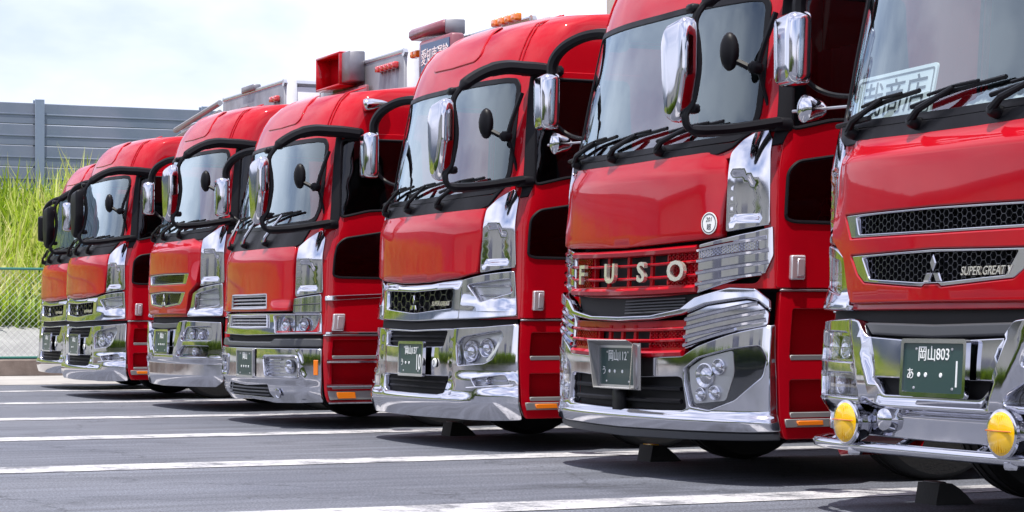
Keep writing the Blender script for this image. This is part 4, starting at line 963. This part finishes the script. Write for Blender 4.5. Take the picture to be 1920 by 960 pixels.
raw('sign_lettering',*xf(Matrix.Translation((-.48,2.009,3.42))@Matrix.Rotation(math.pi/2,4,'X'),textg('愛知車運輸',.165,.002,sx=.80)),M['white'],sb,smooth=False)
lamps(-1.30,-1.12,3.52,'amber',2,2.12); lamps(.55,1.12,3.60,'amber',4,2.16)
for x in (-.05,.05): box('latch',(x,2.16,3.5),(.03,.05,.12),M['black'],t4,.005)
t3=truck(3); cab_b(t3,('岡山','',D4,''),False)
lamps,f=cargo(t3,'hopper',3.72)
x0,x1,ya,yb2=-.94,-.16,2.02,2.26
hp=raw('hopper',*join(boxg(((x0+x1)/2,(ya+yb2)/2,3.86),(x1-x0,yb2-ya,.03),.008),boxg((x0+.015,(ya+yb2)/2,3.685),(.03,yb2-ya,.36),.008),boxg((x1-.015,(ya+yb2)/2,3.685),(.03,yb2-ya,.36),.008),boxg(((x0+x1)/2,(ya+yb2)/2,3.51),(x1-x0,yb2-ya,.03),.008),boxg(((x0+x1)/2,yb2-.06,3.685),(x1-x0,.03,.34),.005)),M['red'],t3,ang=50)
box('hopper_end',(x1+.14,2.13,3.69),(.26,.18,.33),M['bodysteel'],t3,.012)
box('gusset',(-.45,2.17,3.3),(1.5,.05,.34),M['maroon'],t3,.01); lamps(.55,1.12,3.60,'redlens',5)
t7=truck(7); cab_b(t7,('岡山803','あ',(-.105,-.055,.055),'1'),True,zbot=.385); cargo(t7,'steel',3.7)
# bar with driving lamps in front of the bumper
bp=cr([(-1.14,.22,.335),(-1.0,.06,.333),(-.6,-.01,.332),(0,-.03,.332),(.6,-.01,.332),(1.0,.06,.333),(1.14,.22,.335)],8)
br=tube('lamp_bar',bp,.026,M['chrome'],t7,12)
for s in (-.9,-.3,.3,.9): tube('bar_stay',[(s*.98,.0+.06*abs(s),.335),(s*.98,.20,.42)],.016,M['chrome'],br,8)
for x in (-.58,.58):
    c=Vector((x,-.045,.44)); m=aim(c,(.0,-1,0.02))
    dl=raw('driving_lamp',*xf(m,latheg([(.018,-.115),(.05,-.105),(.078,-.075),(.094,-.03),(.100,.0),(.104,.004),(.104,.018),(.096,.022)],32)),M['chrome'],t7)
    raw('lamp_lens',*xf(m,latheg([(.096,.012),(.095,.020),(.080,.028),(.05,.034),(.02,.037),(.001,.0375)],32)),M['yellow'],dl)
    raw('lamp_rib',*xf(m,boxg((0,.012,.036),(.17,.006,.006),.002)),M['amber'],dl)
    for q in range(-6,7):
        hh=2*math.sqrt(max(.0004,.09**2-(q*.0135)**2))*.92; raw('lens_flute',*xf(m,boxg((q*.0135,0,.035-abs(q)*.0022),(.006,hh,.005),.002)),M['yellow'],dl)
    tube('lamp_stem',[c+Vector((0,.03,-.09)),(x,-.01,.33)],.016,M['chrome'],dl,8); raw('lamp_nut',*xf(Matrix.Translation((x,-.008,.30)),latheg([(.03,-.01),(.035,.0),(.035,.02),(.02,.03),(.03,.05)],6)),M['chrome'],dl,smooth=False)
    raw('horn',*xf(aim((x+.22,.04,.46),(.2,-1,.05)),latheg([(.02,-.04),(.05,-.01),(.062,.02),(.05,.05),(.02,.065)],20)),M['chrome'],t7)
WARP=[(0,0),(1.75,1.70),(2.64,2.58),(3.20,3.2)]
base=Matrix.Translation((*TR[7],0))
sg_=thing('shop_sign',(TR[7][0]-.6,TR[7][1]+.3,1.84),'white sign with dark characters leaning inside the windshield of the truck with yellow lamps','sign')
inv=sg_.matrix_basis.inverted() if False else Matrix.Translation(-sg_.location)
ms=inv@base@smat(-.615,1.965,-.055)
raw('board',*xf(ms,prism(rrect(.78,.25,.025),-.006,.004)),M['sky_white'],sg_,smooth=False)
raw('board_frame',*xf(ms,ringg(rrect(.745,.215,.02),rrect(.725,.195,.016),.004,.0055)),M['dark'],sg_,smooth=False)
for q,chx in enumerate('哉商店'): raw('character',*xf(ms@Matrix.Translation((.01+(q-1)*.213,-.012,.006)),textg(chx,.185,.0008,sx=1.15)),M['ink'],sg_,smooth=False)
vs=[];fs=[]
nx,ny=60,14
for i in range(nx):
    for k in range(ny):
        x=-.30+1.2*i/(nx-1); y=.36+.34*k/(ny-1)+plan(x)[1]; z=1.865+.10*math.sin(k/(ny-1)*2.4)+R(-.022,.022); vs.append((x,y,z))
for i in range(nx-1):
    for k in range(ny-1): fs.append((i*ny+k,(i+1)*ny+k,(i+1)*ny+k+1,i*ny+k+1))
cv=raw('dashboard_cover',vs,fs,M['bodywhite'],None,smooth=False); cv.location=(*TR[7],0); tag(cv,'crumpled silvery cover on the dashboard beside the white shop sign','dashboard cover')
# ---------------------------------------------------------------- wheel chocks
for i,desc in ((5,'black wheel chock at the front tyre of the truck with plate ending in 10'),(6,'black wheel chock with yellow top at the tyre of the truck with chrome letters'),(7,'black wheel chock at the front tyre of the truck with yellow lamps')):
    x,y=TR[i]; ck=thing('wheel_chock',(x-1.06,y+.74,0),desc,'wheel chock','wheel chocks')
    pr=[(-.02,0),(.21,0),(.17,.04),(.12,.08),(.075,.105),(.0,.105)]
    raw('wedge',*xf(Matrix(((0,0,1,0),(1,0,0,0),(0,1,0,0),(0,0,0,1))),prism(pr,-.09,.09)),M['rubber'],ck,smooth=False)
    box('top_grip',(0,.035,.107),(.13,.05,.012),M['yellow'] if i==6 else M['dark'],ck,.003)
